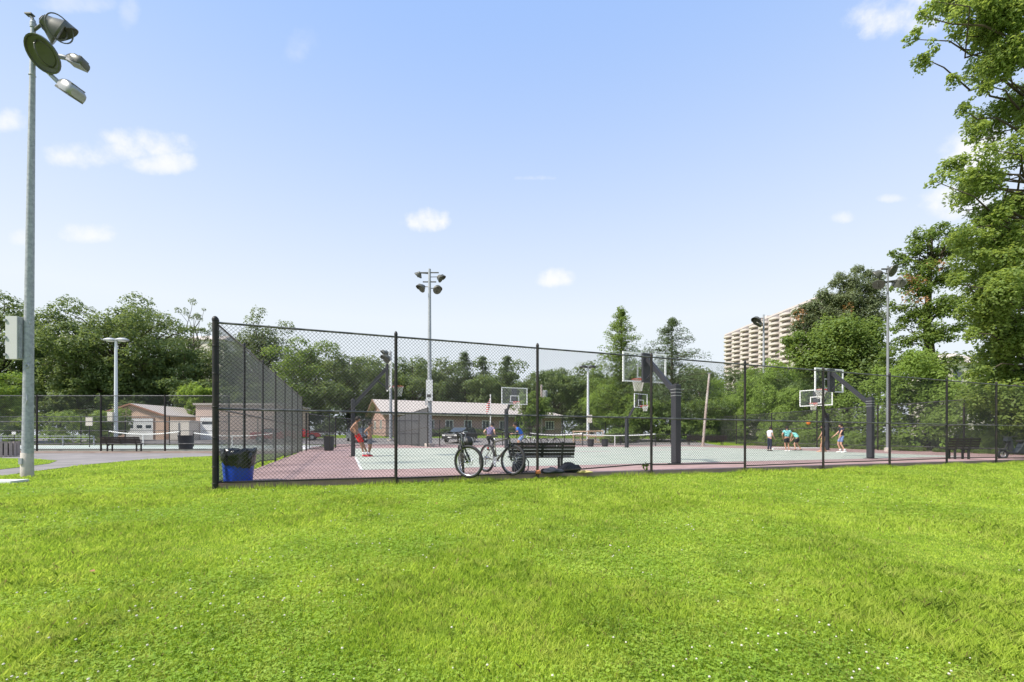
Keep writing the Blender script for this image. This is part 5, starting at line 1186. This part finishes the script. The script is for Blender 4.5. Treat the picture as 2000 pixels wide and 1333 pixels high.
# --- left: tree belt behind the garages
G_L = 'trees of the belt beyond the left courts'
broad_tree('broadleaf_tree', 'broad dark tree at the far left edge, behind the big light pole', at(-20, 66), tH(566, 66), 8.2, LM_dark, 60, 22000, .36, .45, .1, .42, .27, seed=21, grp=G_L)
broad_tree('broadleaf_tree', 'dense rounded dark green tree, biggest of the left belt, behind the lamp post', at(238, 68), tH(574, 68), 11.0, LM_dark, 90, 36000, .36, .5, .06, .42, .22, seed=22, grp=G_L)
broad_tree('broadleaf_tree', 'lower dark tree between the biggest left tree and the far left one', at(120, 72), tH(630, 72), 6.5, LM_dark, 40, 14000, .36, .3, .05, .42, .28, seed=23, grp=G_L)
broad_tree('broadleaf_tree', 'thin open-crowned tree with bare branches showing, rising above its neighbours', at(378, 80), tH(586, 80), 6.4, LM_grey, 110, 7500, .24, .28, .35, .9, .10, seed=24, grp=G_L, hollow=.2)
broad_tree('broadleaf_tree', 'dark tree right behind the left corner of the tall fence', at(360, 70), tH(660, 70), 7.5, LM_dark, 56, 20000, .34, .35, .05, .42, .26, seed=25, grp=G_L)
broad_tree('broadleaf_tree', 'ragged dark tree seen above the sloping side fence', at(512, 72), tH(614, 72), 7.6, LM_grey, 50, 15000, .32, .38, .08, .45, .24, seed=26, grp=G_L)
broad_tree('broadleaf_tree', 'layered tree with flat pale tiers right of the side fence top', at(600, 66), tH(655, 66), 6.8, LM_mid, 36, 12000, .3, .3, .08, .36, .26, seed=27, grp=G_L)
broad_tree('broadleaf_tree', 'dark tree with pointed top over the left hoop arm', at(682, 70), tH(678, 70), 6.8, LM_dark, 44, 15000, .32, .3, .06, .55, .25, seed=28, grp=G_L)
broad_tree('broadleaf_tree', 'rounded tree behind the clubhouse gable, left of the centre light pole', at(806, 74), tH(688, 74), 6.4, LM_dark, 44, 14000, .32, .3, .06, .5, .27, seed=29, grp=G_L)
G_C = 'trees behind the clubhouse'
broad_tree('broadleaf_tree', 'loose tree right beside the centre light pole, behind the clubhouse roof', at(862, 76), tH(704, 76), 4.6, LM_grey, 26, 6500, .32, .26, .1, .45, .3, seed=30, grp=G_C)
conifer('conifer_tree', 'dark spiky conifer, left of the three behind the clubhouse', at(908, 76), tH(694, 76), 5.2, LM_pinedk, 31, 15, 7, .34, 24, .75, .25, .12, .1, .5, grp=G_C)
conifer('conifer_tree', 'dark spiky conifer, middle of the three behind the clubhouse', at(942, 78), tH(702, 78), 4.6, LM_pinedk, 32, 14, 6, .34, 24, .75, .25, .12, .1, .5, grp=G_C)
conifer('conifer_tree', 'dark spiky conifer, right of the three behind the clubhouse', at(991, 74), tH(703, 74), 5.0, LM_pinedk, 33, 14, 7, .34, 24, .75, .25, .12, .1, .5, grp=G_C)
broad_tree('broadleaf_tree', 'bushy tree behind the clubhouse roof between the conifers', at(960, 82), tH(728, 82), 6.4, LM_mid, 44, 12000, .34, .3, .05, .5, .28, seed=34, grp=G_C)
broad_tree('broadleaf_tree', 'small round tree growing against the right part of the clubhouse', at(1036, 58.5), tH(758, 58.5), 2.6, LM_mid, 26, 8000, .24, .2, .12, .6, .32, seed=35, grp=G_C)
broad_tree('broadleaf_tree', 'mid green tree behind the transformer pole', at(1082, 80), tH(730, 80), 6.0, LM_grey, 36, 10000, .33, .28, .05, .5, .28, seed=36, grp=G_C)
broad_tree('broadleaf_tree', 'bright mid green tree behind the grey lamp post', at(1155, 74), tH(728, 74), 6.4, LM_mid, 44, 13000, .3, .28, .04, .5, .28, seed=37, grp=G_C)
broad_tree('broadleaf_tree', 'leafy tree filling in below the pointed conifer', at(1215, 62), tH(735, 62), 5.4, LM_bright, 50, 17000, .27, .3, .04, .5, .26, seed=38, grp=G_C)
conifer('conifer_tree', 'tall pointed conifer standing behind the near backboard', at(1213, 60), tH(608, 60), 4.8, LM_mid, 41, 32, 9, .24, 22, .72, .28, .06, .08, .42, .22)
conifer('conifer_tree', 'open wide-branched conifer right of the pointed one', at(1312, 52), tH(628, 52), 5.6, LM_pinedk, 42, 19, 7, .19, 40, .62, .24, .10, .22, .36, .12)
broad_tree('broadleaf_tree', 'distant pale green tree left of the apartment tower', at(1372, 95), tH(722, 95), 5.5, LM_grey, 34, 8000, .36, .28, .05, .5, .28, seed=43)
broad_tree('broadleaf_tree', 'hanging pale green shrub tree beside the tan garage', at(385, 56), tH(744, 56), 2.4, LM_bright, 22, 5000, .24, .18, .3, .7, .32, seed=44)
broad_tree('shrub', 'bushy green shrub at the left side of the tan garage', at(212, 47), tH(800, 47), 2.2, LM_mid, 22, 7000, .2, .15, .03, .6, .34, seed=45, parent_cat='shrub')
broad_tree('broadleaf_tree', 'bright green leafy tree at the left edge below the dark crown', at(-28, 44), tH(722, 44), 3.3, LM_bright, 28, 9000, .22, .2, .2, .55, .3, seed=46)

# --- understorey masses nobody could count
def belt(name, label, x0, x1, Y0, Y1, h0, h1, m, n, leaf, seed=5, cat='undergrowth', r=(1.0, 2.2), zf=None):
    rng = np.random.default_rng(seed); CC = []; NN = []; k = max(20, int((abs(x1 - x0) + abs(Y1 - Y0)) * 1.3))
    for i in range(k * 2):
        f = rng.uniform(0, 1); x = x0 + (x1 - x0) * f; y = Y0 + (Y1 - Y0) * f + rng.uniform(-1.2, 1.2); h = h0 + (h1 - h0) * f
        z = rng.uniform(.05, 1.0) * h; r_ = rng.uniform(*r); a, n_ = clump_points((x, y, gz(x, y) + z), r_, int(n / (2 * k)), .6, rng); CC.append(a); NN.append(n_)
    return stuff(quads(name, np.concatenate(CC), np.concatenate(NN), leaf, m, None, rng=rng), label, cat)
belt('undergrowth', 'dark undergrowth filling the foot of the left tree belt', -92, -24, 63, 63, 8.0, 7.0, LM_dark, 44000, .34, 51)
belt('undergrowth', 'dark undergrowth behind the clubhouse and between its trees', -24, 34, 73, 73, 10.0, 9.5, LM_dark, 54000, .36, 52)
belt('far_woods', 'far-off wooded slope closing the view behind the tree belts', -130, 75, 108, 108, 20, 15.0, LM_grey, 80000, .6, 56, 'woods', r=(2.0, 3.6))
belt('undergrowth', 'low green bushes along the far left court fence', -58, -40, 43.5, 43.5, 2.6, 2.8, LM_mid, 13000, .2, 53, r=(.6, 1.2))
belt('hedge', 'low dark hedge and shrubs along the clubhouse wall', C0.x + 3, C0.x + 20, 55.0, 63.6, .9, .9, LM_dark, 9000, .2, 54, r=(.35, .7))
belt('undergrowth', 'green bushes beyond the timber frames and far court fence', 10, 24, 47, 50, 3.6, 4.8, LM_mid, 20000, .24, 55, r=(.8, 1.6))

# --- vine-covered bank along the right end of the courts
def vines():
    rng = np.random.default_rng(61); CC = []; NN = []; N_ = 620
    for i in range(N_):
        v = rng.uniform(-6, 34); top = 2.9 + 2.8 * sstep((v + 2) / 12) + (.9 * math.sin(v * .8) + .5 * math.sin(v * 2.1 + 1)) ; top = top + (1.0 if v > 22 else 0)
        z = top * rng.uniform(.0, 1) ** .75; u = 35.2 + .25 * v + .16 * z + rng.uniform(-.3, 1.0) + .5 * math.sin(v * 1.3 + z)
        x, y = uv(u, v); r_ = rng.uniform(.45, 1.0); a, n_ = clump_points((x, y, cz(x, y) + z - .1), r_, int(150 * r_), .7, rng, droop=.25); CC.append(a); NN.append(n_ + np.array([-.7, -.3, 0]))
    o_ = quads('vine_hedge', np.concatenate(CC), np.concatenate(NN), .17, LM_bright, None, rng=rng); return stuff(o_, 'thick green vines smothering the bank along the right end of the court', 'vines')
vines()
def backing():
    rng = np.random.default_rng(62); CC = []; NN = []
    for i in range(380):
        v = rng.uniform(-12, 36); z = rng.uniform(.2, 7.0 + 1.2 * math.sin(v * .5)) * (1 if v > 4 else .85); u = 38 + .25 * v + rng.uniform(0, 3); x, y = uv(u, v); r_ = rng.uniform(1.0, 1.8); a, n_ = clump_points((x, y, z - .1), r_, 110, .6, rng); CC.append(a); NN.append(n_)
    return stuff(quads('undergrowth', np.concatenate(CC), np.concatenate(NN), .26, LM_dark, None, rng=rng), 'dark thicket behind the vines at the right end of the court', 'undergrowth')
backing()
b_ = belt('undergrowth', 'weeds and low ivy at the foot of the right fence', uv(34.2, 1)[0], uv(40.5, 26)[0], uv(34.2, 1)[1], uv(40.5, 26)[1], .25, .3, LM_mid, 12000, .12, 63, r=(.25, .5))

# --- right-hand trees
broad_tree('broadleaf_tree', 'bright leafy tree in front of the apartment tower', at(1520, 58), tH(700, 58), 5.2, LM_bright, 44, 18000, .25, .3, .15, .5, .28, seed=71)
pine_bl = [(x, y, 43.5, r_) for x, y, r_ in ((1677, 528, .6), (1641, 543, .6), (1694, 538, .6), (1718, 545, .5), (1632, 555, .6), (1660, 560, 1.1), (1700, 565, 1.0), (1605, 578, .7), (1625, 590, .9), (1590, 600, .7), (1572, 605, .6), (1650, 590, 1.2), (1690, 595, 1.2), (1715, 590, .8), (1555, 610, .45), (1580, 625, .9), (1610, 620, 1.1), (1640, 625, 1.2), (1675, 630, 1.2), (1705, 625, 1.0), (1560, 640, .8), (1590, 650, 1.1), (1625, 655, 1.2), (1660, 650, 1.2), (1690, 655, 1.0))]
def pine():
    t = blob_tree('pine_tree', 'ragged long-needled pine rising beside the apartment tower', (PX(1655, 44), 44), 0, pine_bl, LM_pine, .25, 150, .30, seed=72, flat=.95, cs=(.55, .95), km=1.7, aspect=.34, H=15.4, extra=[(1562, 612, 43, .45), (1658, 604, 42.5, .4), (1555, 632, 43, .5)])
pine()
b_bl = [(1540, 685, 39, 1.0), (1535, 665, 39, .7), (1560, 700, 38, 1.3), (1712, 690, 38, 1.5), (1720, 730, 38, 1.6), (1640, 655, 38, 2.3), (1600, 680, 38, 2.0), (1680, 690, 38, 2.4), (1560, 665, 39, 1.2), (1645, 715, 38, 2.4), (1700, 650, 38, 1.6), (1590, 720, 38, 2.0), (1700, 740, 37, 2.0), (1640, 760, 37, 2.2)]
blob_tree('broadleaf_tree', 'rounded dark-centred leafy tree directly below the pine', (PX(1650, 38), 38), 0, b_bl, LM_mid, .22, 170, .28, seed=73, H=8, flat=.9)
ivy_bl = [(x, y, 33, r_) for x, y, r_ in ((1745, 500, .6), (1765, 515, .8), (1790, 490, .9), (1820, 460, .8), (1870, 452, .9), (1885, 480, 1.1), (1880, 530, 1.1), (1815, 505, 1.0), (1770, 545, .8), (1748, 560, .5), (1760, 600, .7), (1810, 610, 1.1), (1870, 590, 1.1), (1750, 640, .7), (1727, 700, .8), (1880, 640, .9))] + [(1840, 450, 33, .9), (1800, 470, 33, 1.2), (1770, 500, 33, .8), (1855, 490, 33, 1.4), (1800, 530, 33, 1.3), (1850, 540, 33, 1.5), (1790, 570, 33, 1.4), (1840, 600, 32, 1.5), (1780, 620, 33, 1.3), (1812, 650, 32, 1.4), (1770, 665, 33, 1.0),
          (1850, 650, 32, 1.1), (1790, 700, 32, 1.4), (1830, 720, 32, 1.3), (1760, 715, 33, 1.2), (1870, 700, 33, .7), (1815, 755, 31, 1.6), (1765, 770, 31, 1.5), (1740, 600, 33, .6), (1735, 690, 33, .7)]
blob_tree('conifer_tree', 'tall conifer with an ivy-wrapped trunk and rusty twigs, right of the round-lamp pole', (PX(1818, 33), 33), 0, ivy_bl, LM_mid, .18, 190, .34, seed=74, H=15.5, flat=.8, cs=(.22, .42), km=1.5, extra=[(1790, 552, 32, .45), (1775, 580, 32, .35), (1830, 520, 32, .4), (1770, 545, 32, .3), (1800, 590, 32, .3)])
mb_ = []
rng_ = np.random.default_rng(80)
# big maple: outline of its left side, then the mass behind it
edge = [(1800, -60), (1805, 10), (1775, 75), (1800, 108), (1860, 60), (1850, 160), (1870, 215), (1905, 175), (1895, 260), (1850, 320), (1825, 345), (1880, 340), (1915, 300), (1870, 395), (1895, 440), (1860, 470), (1905, 500), (1875, 545), (1900, 590), (1865, 610), (1890, 650), (1920, 690), (1895, 735), (1950, 720)]
for (x, y) in edge: mb_.append((x + 12, y, 23 + rng_.uniform(-1, 1.5), rng_.uniform(.55, .9)))
for (x, y) in [(1870, 0), (1920, 60), (1960, 120), (1930, 130), (1975, 30), (1985, 200), (1940, 240), (1990, 300), (1945, 420), (1975, 480), (1940, 540), (1985, 580), (1930, 620), (1975, 660), (1980, 740), (1940, 780), (1905, 20), (1960, -40), (1890, -60), (1840, -110), (2000, 390), (1990, 800), (1945, 60), (1960, 570)]:
    mb_.append((x, y, 24 + rng_.uniform(-1.5, 2.5), rng_.uniform(1.2, 1.7)))
for _ in range(32): mb_.append((rng_.uniform(1895, 2020), rng_.uniform(340, 800), 24.5 + rng_.uniform(-1.5, 3), rng_.uniform(.9, 1.5)))
for _ in range(26): mb_.append((rng_.uniform(2020, 2330), rng_.uniform(-150, 700), 25 + rng_.uniform(-4, 4), rng_.uniform(1.3, 2.1)))
blob_tree('maple_tree', 'huge leafy tree overhanging the whole right edge of the picture', (PX(2090, 25), 25), -.2, mb_, LM_maple, .16, 400, .5, seed=75, H=24, flat=1.0, cs=(.20, .44), km=1.25)

# ------------------------------------------------------------------ grass, clover
def pip(x, y, poly):
    inside = np.zeros(len(x), bool); n = len(poly)
    for i in range(n):
        x1, y1 = poly[i]; x2, y2 = poly[(i + 1) % n]
        c = ((y1 > y) != (y2 > y)) & (x < (x2 - x1) * (y - y1) / (y2 - y1 + 1e-12) + x1); inside ^= c
    return inside
def gz_np(x, y):
    v = (x - O.x) * E2.x + (y - O.y) * E2.y
    z = -.115 - .0037 * np.clip(x + 5.344, 0, 28) - .03 * np.clip(-v, 0, 10)
    return z, v
def lawn_mask(x, y):
    u = (x - O.x) * E1.x + (y - O.y) * E1.y; v = (x - O.x) * E2.x + (y - O.y) * E2.y
    near = (v < -.03); left = (u < -.05) & ~pip(x, y, path_poly)
    return (near | left) | pip(x, y, isl)
def nz_arr(x, y, s, o=0.0): return np.array([noise.noise(Vector((a * s, b * s, o))) for a, b in zip(x, y)])
def lawn_points(n, y0, y1, seed, spread=1.3, inner=0.0):
    rng = np.random.default_rng(seed); y = y0 * (y1 / y0) ** rng.uniform(0, 1, n); x = y * rng.uniform(inner, spread, n) * np.where(rng.uniform(0, 1, n) < .5, -1, 1)
    ok = lawn_mask(x, y) & (x > -26) & (x < 26); return x[ok], y[ok], rng
# a coarse lookup of ground undulation and patchiness
gx = np.linspace(-27, 27, 217); gy = np.linspace(0, 24, 97)
UND = np.array([[gz(a, b_) for a in gx] for b_ in gy])
PAT = np.array([[noise.noise(Vector((a * .55, b_ * .8, 7))) + .6 * noise.noise(Vector((a * 1.7, b_ * 2.2, 3))) for a in gx] for b_ in gy])
CLO = np.array([[noise.noise(Vector((a * .38, b_ * .45, 17))) + .5 * noise.noise(Vector((a * 1.3, b_ * 1.6, 13))) for a in gx] for b_ in gy])
def look(T, x, y):
    fx = np.clip((x + 27) / 54 * 216, 0, 215.99); fy = np.clip(y / 24 * 96, 0, 95.99); i = fx.astype(int); j = fy.astype(int); a = fx - i; b_ = fy - j
    return T[j, i] * (1 - a) * (1 - b_) + T[j, i + 1] * a * (1 - b_) + T[j + 1, i] * (1 - a) * b_ + T[j + 1, i + 1] * a * b_
def mesh_np(name, V, F_n, per, m):
    n = F_n; me = bpy.data.meshes.new(name); me.vertices.add(len(V)); me.vertices.foreach_set('co', V.astype(np.float32).ravel())
    me.loops.add(len(V)); me.loops.foreach_set('vertex_index', np.arange(len(V), dtype=np.int32)); me.polygons.add(n)
    me.polygons.foreach_set('loop_start', np.arange(0, per * n, per, dtype=np.int32)); me.polygons.foreach_set('loop_total', np.full(n, per, dtype=np.int32)); me.update(calc_edges=True); me.materials.append(m); return link(name, me)
def grassmat(name, a, b_, c, trans=.4):
    m = bpy.data.materials.new(name); m.use_nodes = True; t = NT(m.node_tree); t.n.clear(); o_ = t.node('ShaderNodeOutputMaterial'); g = t.node('ShaderNodeNewGeometry')
    n1 = t.node('ShaderNodeTexNoise', i_Scale=.7, i_Detail=4.0); t.l.new(g.outputs['Position'], n1.inputs['Vector'])
    n2 = t.node('ShaderNodeTexNoise', i_Scale=5.0, i_Detail=3.0); t.l.new(g.outputs['Position'], n2.inputs['Vector'])
    n0 = t.node('ShaderNodeTexNoise', i_Scale=1.9, i_Detail=6.0, i_Roughness=.7); t.l.new(g.outputs['Position'], n0.inputs['Vector'])
    col = t.mix(t.ramp(n1.outputs[0], .38, .62), c4(a), c4(b_)); col = t.mix(t.math('MULTIPLY', t.ramp(n0.outputs[0], .50, .64), .8), col, c4((a[0] * .62, a[1] * .66, a[2] * .8))); col = t.mix(t.math('MULTIPLY', t.ramp(n2.outputs[0], .45, .7), .5), col, c4(c))
    col = t.mix(t.math('MULTIPLY', g.outputs['Random Per Island'], .45), col, c4(b_)); col = t.mix(t.math('GREATER_THAN', g.outputs['Random Per Island'], .965), col, c4((.30, .25, .09)))
    d = t.node('ShaderNodeBsdfPrincipled', i_Roughness=.5); d.inputs['Specular IOR Level'].default_value = .3; t.l.new(col, d.inputs['Base Color']); tr = t.node('ShaderNodeBsdfTranslucent'); t.l.new(col, tr.inputs[0])
    ms = t.node('ShaderNodeMixShader', i_0=trans); t.l.new(d.outputs[0], ms.inputs[1]); t.l.new(tr.outputs[0], ms.inputs[2]); t.l.new(ms.outputs[0], o_.inputs[0]); return m
GM = grassmat('grass_blades', (.36, .50, .05), (.52, .65, .085), (.60, .62, .16), .55)
CM = grassmat('clover_leaves', (.28, .44, .05), (.42, .58, .075), (.48, .58, .10), .5)
def blades(n, y0, y1, seed, hh, ww, **kw):
    x, y, rng = lawn_points(n, y0, y1, seed, **kw); k = len(x); z = look(UND, x, y); p = look(PAT, x, y); cl = look(CLO, x, y)
    h = hh * rng.uniform(.45, 1.3, k) * (1 + .9 * np.clip(p, -.6, .9)) * np.where(cl > .12, .75, 1.0); wdt = ww * (y / 2.5) ** .75 * rng.uniform(.7, 1.3, k)
    a = rng.uniform(0, 2 * PI, k); ln = rng.uniform(.1, .95, k) * h * 1.0; la = rng.uniform(0, 2 * PI, k)
    B = np.stack([x, y, z - .005], 1); S_ = np.stack([np.cos(a) * wdt, np.sin(a) * wdt, np.zeros(k)], 1)
    T = B + np.stack([np.cos(la) * ln, np.sin(la) * ln, h], 1); Md = B + np.stack([np.cos(la) * ln * .3, np.sin(la) * ln * .3, h * .62], 1)
    V = np.stack([B - S_, B + S_, Md + S_ * .8, T, Md - S_ * .8], 1).reshape(-1, 3); return mesh_np('grass', V, k, 5, GM)
o = blades(360000, 1.7, 7.5, 91, .046, .0026); stuff(o, 'mown grass of the near lawn, seen blade by blade', 'grass')
o = blades(240000, 6.5, 22, 92, .048, .0030); stuff(o, 'mown grass of the farther lawn up to the fence and path', 'grass')
o = blades(170000, .55, 15, 98, .048, .0042, spread=4.5, inner=1.25); stuff(o, 'mown grass of the lawn to the sides of the picture', 'grass')
def clover(n, y0, y1, seed, size):
    x, y, rng = lawn_points(n, y0, y1, seed); cl = look(CLO, x, y) + rng.normal(0, .12, len(x)); ok = cl > .05; x = x[ok]; y = y[ok]; k = len(x); z = look(UND, x, y) + rng.uniform(.012, .045, k)
    s = size * (y / 2.5) ** .6 * rng.uniform(.7, 1.3, k); VV = []
    a0 = rng.uniform(0, 2 * PI, k); tl = rng.normal(0, .25, (k, 2))
    for q in range(3):
        a = a0 + q * 2 * PI / 3; c, s_ = np.cos(a), np.sin(a)
        def pt(rr, ss, up_):
            px_ = c * rr - s_ * ss; py_ = s_ * rr + c * ss; return np.stack([x + px_ * s, y + py_ * s, z + (up_ + px_ * tl[:, 0] + py_ * tl[:, 1]) * s], 1)
        VV.append(np.stack([pt(0, 0, 0), pt(.55, -.48, .18), pt(1.05, -.22, .1), pt(.95, 0, .02), pt(1.05, .22, .1), pt(.55, .48, .18)], 1))
    V = np.stack(VV, 1).reshape(-1, 3); return mesh_np('clover', V, 3 * k, 6, CM)
o = clover(130000, 1.7, 11, 93, .0078); stuff(o, 'clover leaves spreading through the lawn in patches', 'clover')
def flowers(n, y0, y1, seed):
    x, y, rng = lawn_points(n, y0, y1, seed); cl = look(CLO, x, y) + .35 * np.exp(-((x + 1.5) ** 2) / 4) + rng.normal(0, .2, len(x)) - .02 * y; ok = cl > .24; x = x[ok]; y = y[ok]; k = len(x); z = look(UND, x, y) + rng.uniform(.05, .085, k)
    s = .0062 * (y / 2.5) ** .25 * rng.uniform(.7, 1.25, k)
    import itertools
    ph = (1 + 5 ** .5) / 2; iv = np.array([(-1, ph, 0), (1, ph, 0), (-1, -ph, 0), (1, -ph, 0), (0, -1, ph), (0, 1, ph), (0, -1, -ph), (0, 1, -ph), (ph, 0, -1), (ph, 0, 1), (-ph, 0, -1), (-ph, 0, 1)]) / 1.9
    fi = np.array([(0, 11, 5), (0, 5, 1), (0, 1, 7), (0, 7, 10), (0, 10, 11), (1, 5, 9), (5, 11, 4), (11, 10, 2), (10, 7, 6), (7, 1, 8), (3, 9, 4), (3, 4, 2), (3, 2, 6), (3, 6, 8), (3, 8, 9), (4, 9, 5), (2, 4, 11), (6, 2, 10), (8, 6, 7), (9, 8, 1)])
    Cn = np.stack([x, y, z], 1); V = Cn[:, None, :] + iv[None] * s[:, None, None] * np.array([1, 1, .85]); V = V[:, fi.ravel(), :].reshape(-1, 3)
    return mesh_np('clover_flowers', V, 20 * k, 3, mat('clover_white', (.55, .52, .42), .8, .25, 300))
o = flowers(1200, 1.7, 11, 94); stuff(o, 'small white clover flowers dotted over the lawn', 'flowers')
# tufts along the slab edge and a weed at a fence post
t_ = np.random.default_rng(95); k = 9000; uu = t_.uniform(0, 31, k); vv = -np.abs(t_.normal(0, .05, k)) - .01
x = O.x + E1.x * uu + E2.x * vv; y = O.y + E1.y * uu + E2.y * vv; z = look(UND, x, y); h = t_.uniform(.03, .11, k) * (1 + .6 * np.sin(uu * 2.3) * np.sin(uu * .9)); a = t_.uniform(0, 2 * PI, k); w2 = .006
B = np.stack([x, y, z], 1); S_ = np.stack([np.cos(a) * w2, np.sin(a) * w2, 0 * a], 1); T = B + np.stack([t_.normal(0, .02, k), t_.normal(0, .02, k), h], 1)
stuff(mesh_np('grass', np.stack([B - S_, B + S_, T], 1).reshape(-1, 3), k, 3, GM), 'longer grass tufts along the edge of the court slab', 'grass')
rng = np.random.default_rng(96); a, n_ = clump_points((0, 0, .10), .09, 70, 1.2, rng); wd = quads('weed', a, n_, .06, LM_bright, None, rng=rng); wd.location = (front[3][0] - .12, front[3][1] + .1, -.03); tag(wd, 'small green weed growing at a front fence post', 'weed')
# fallen leaves on the lawn
x, y, rng = lawn_points(6, 2.9, 9, 97, 1.0); Cn = np.stack([x, y, look(UND, x, y) + .06], 1); o = quads('fallen_leaves', Cn, np.tile([0, 0, 1.5], (len(x), 1)), .04, mat('dry_leaf', (.30, .15, .07), .8, .2, 9), None, rng=rng); stuff(o, 'few dry brown leaves scattered on the lawn', 'leaves')
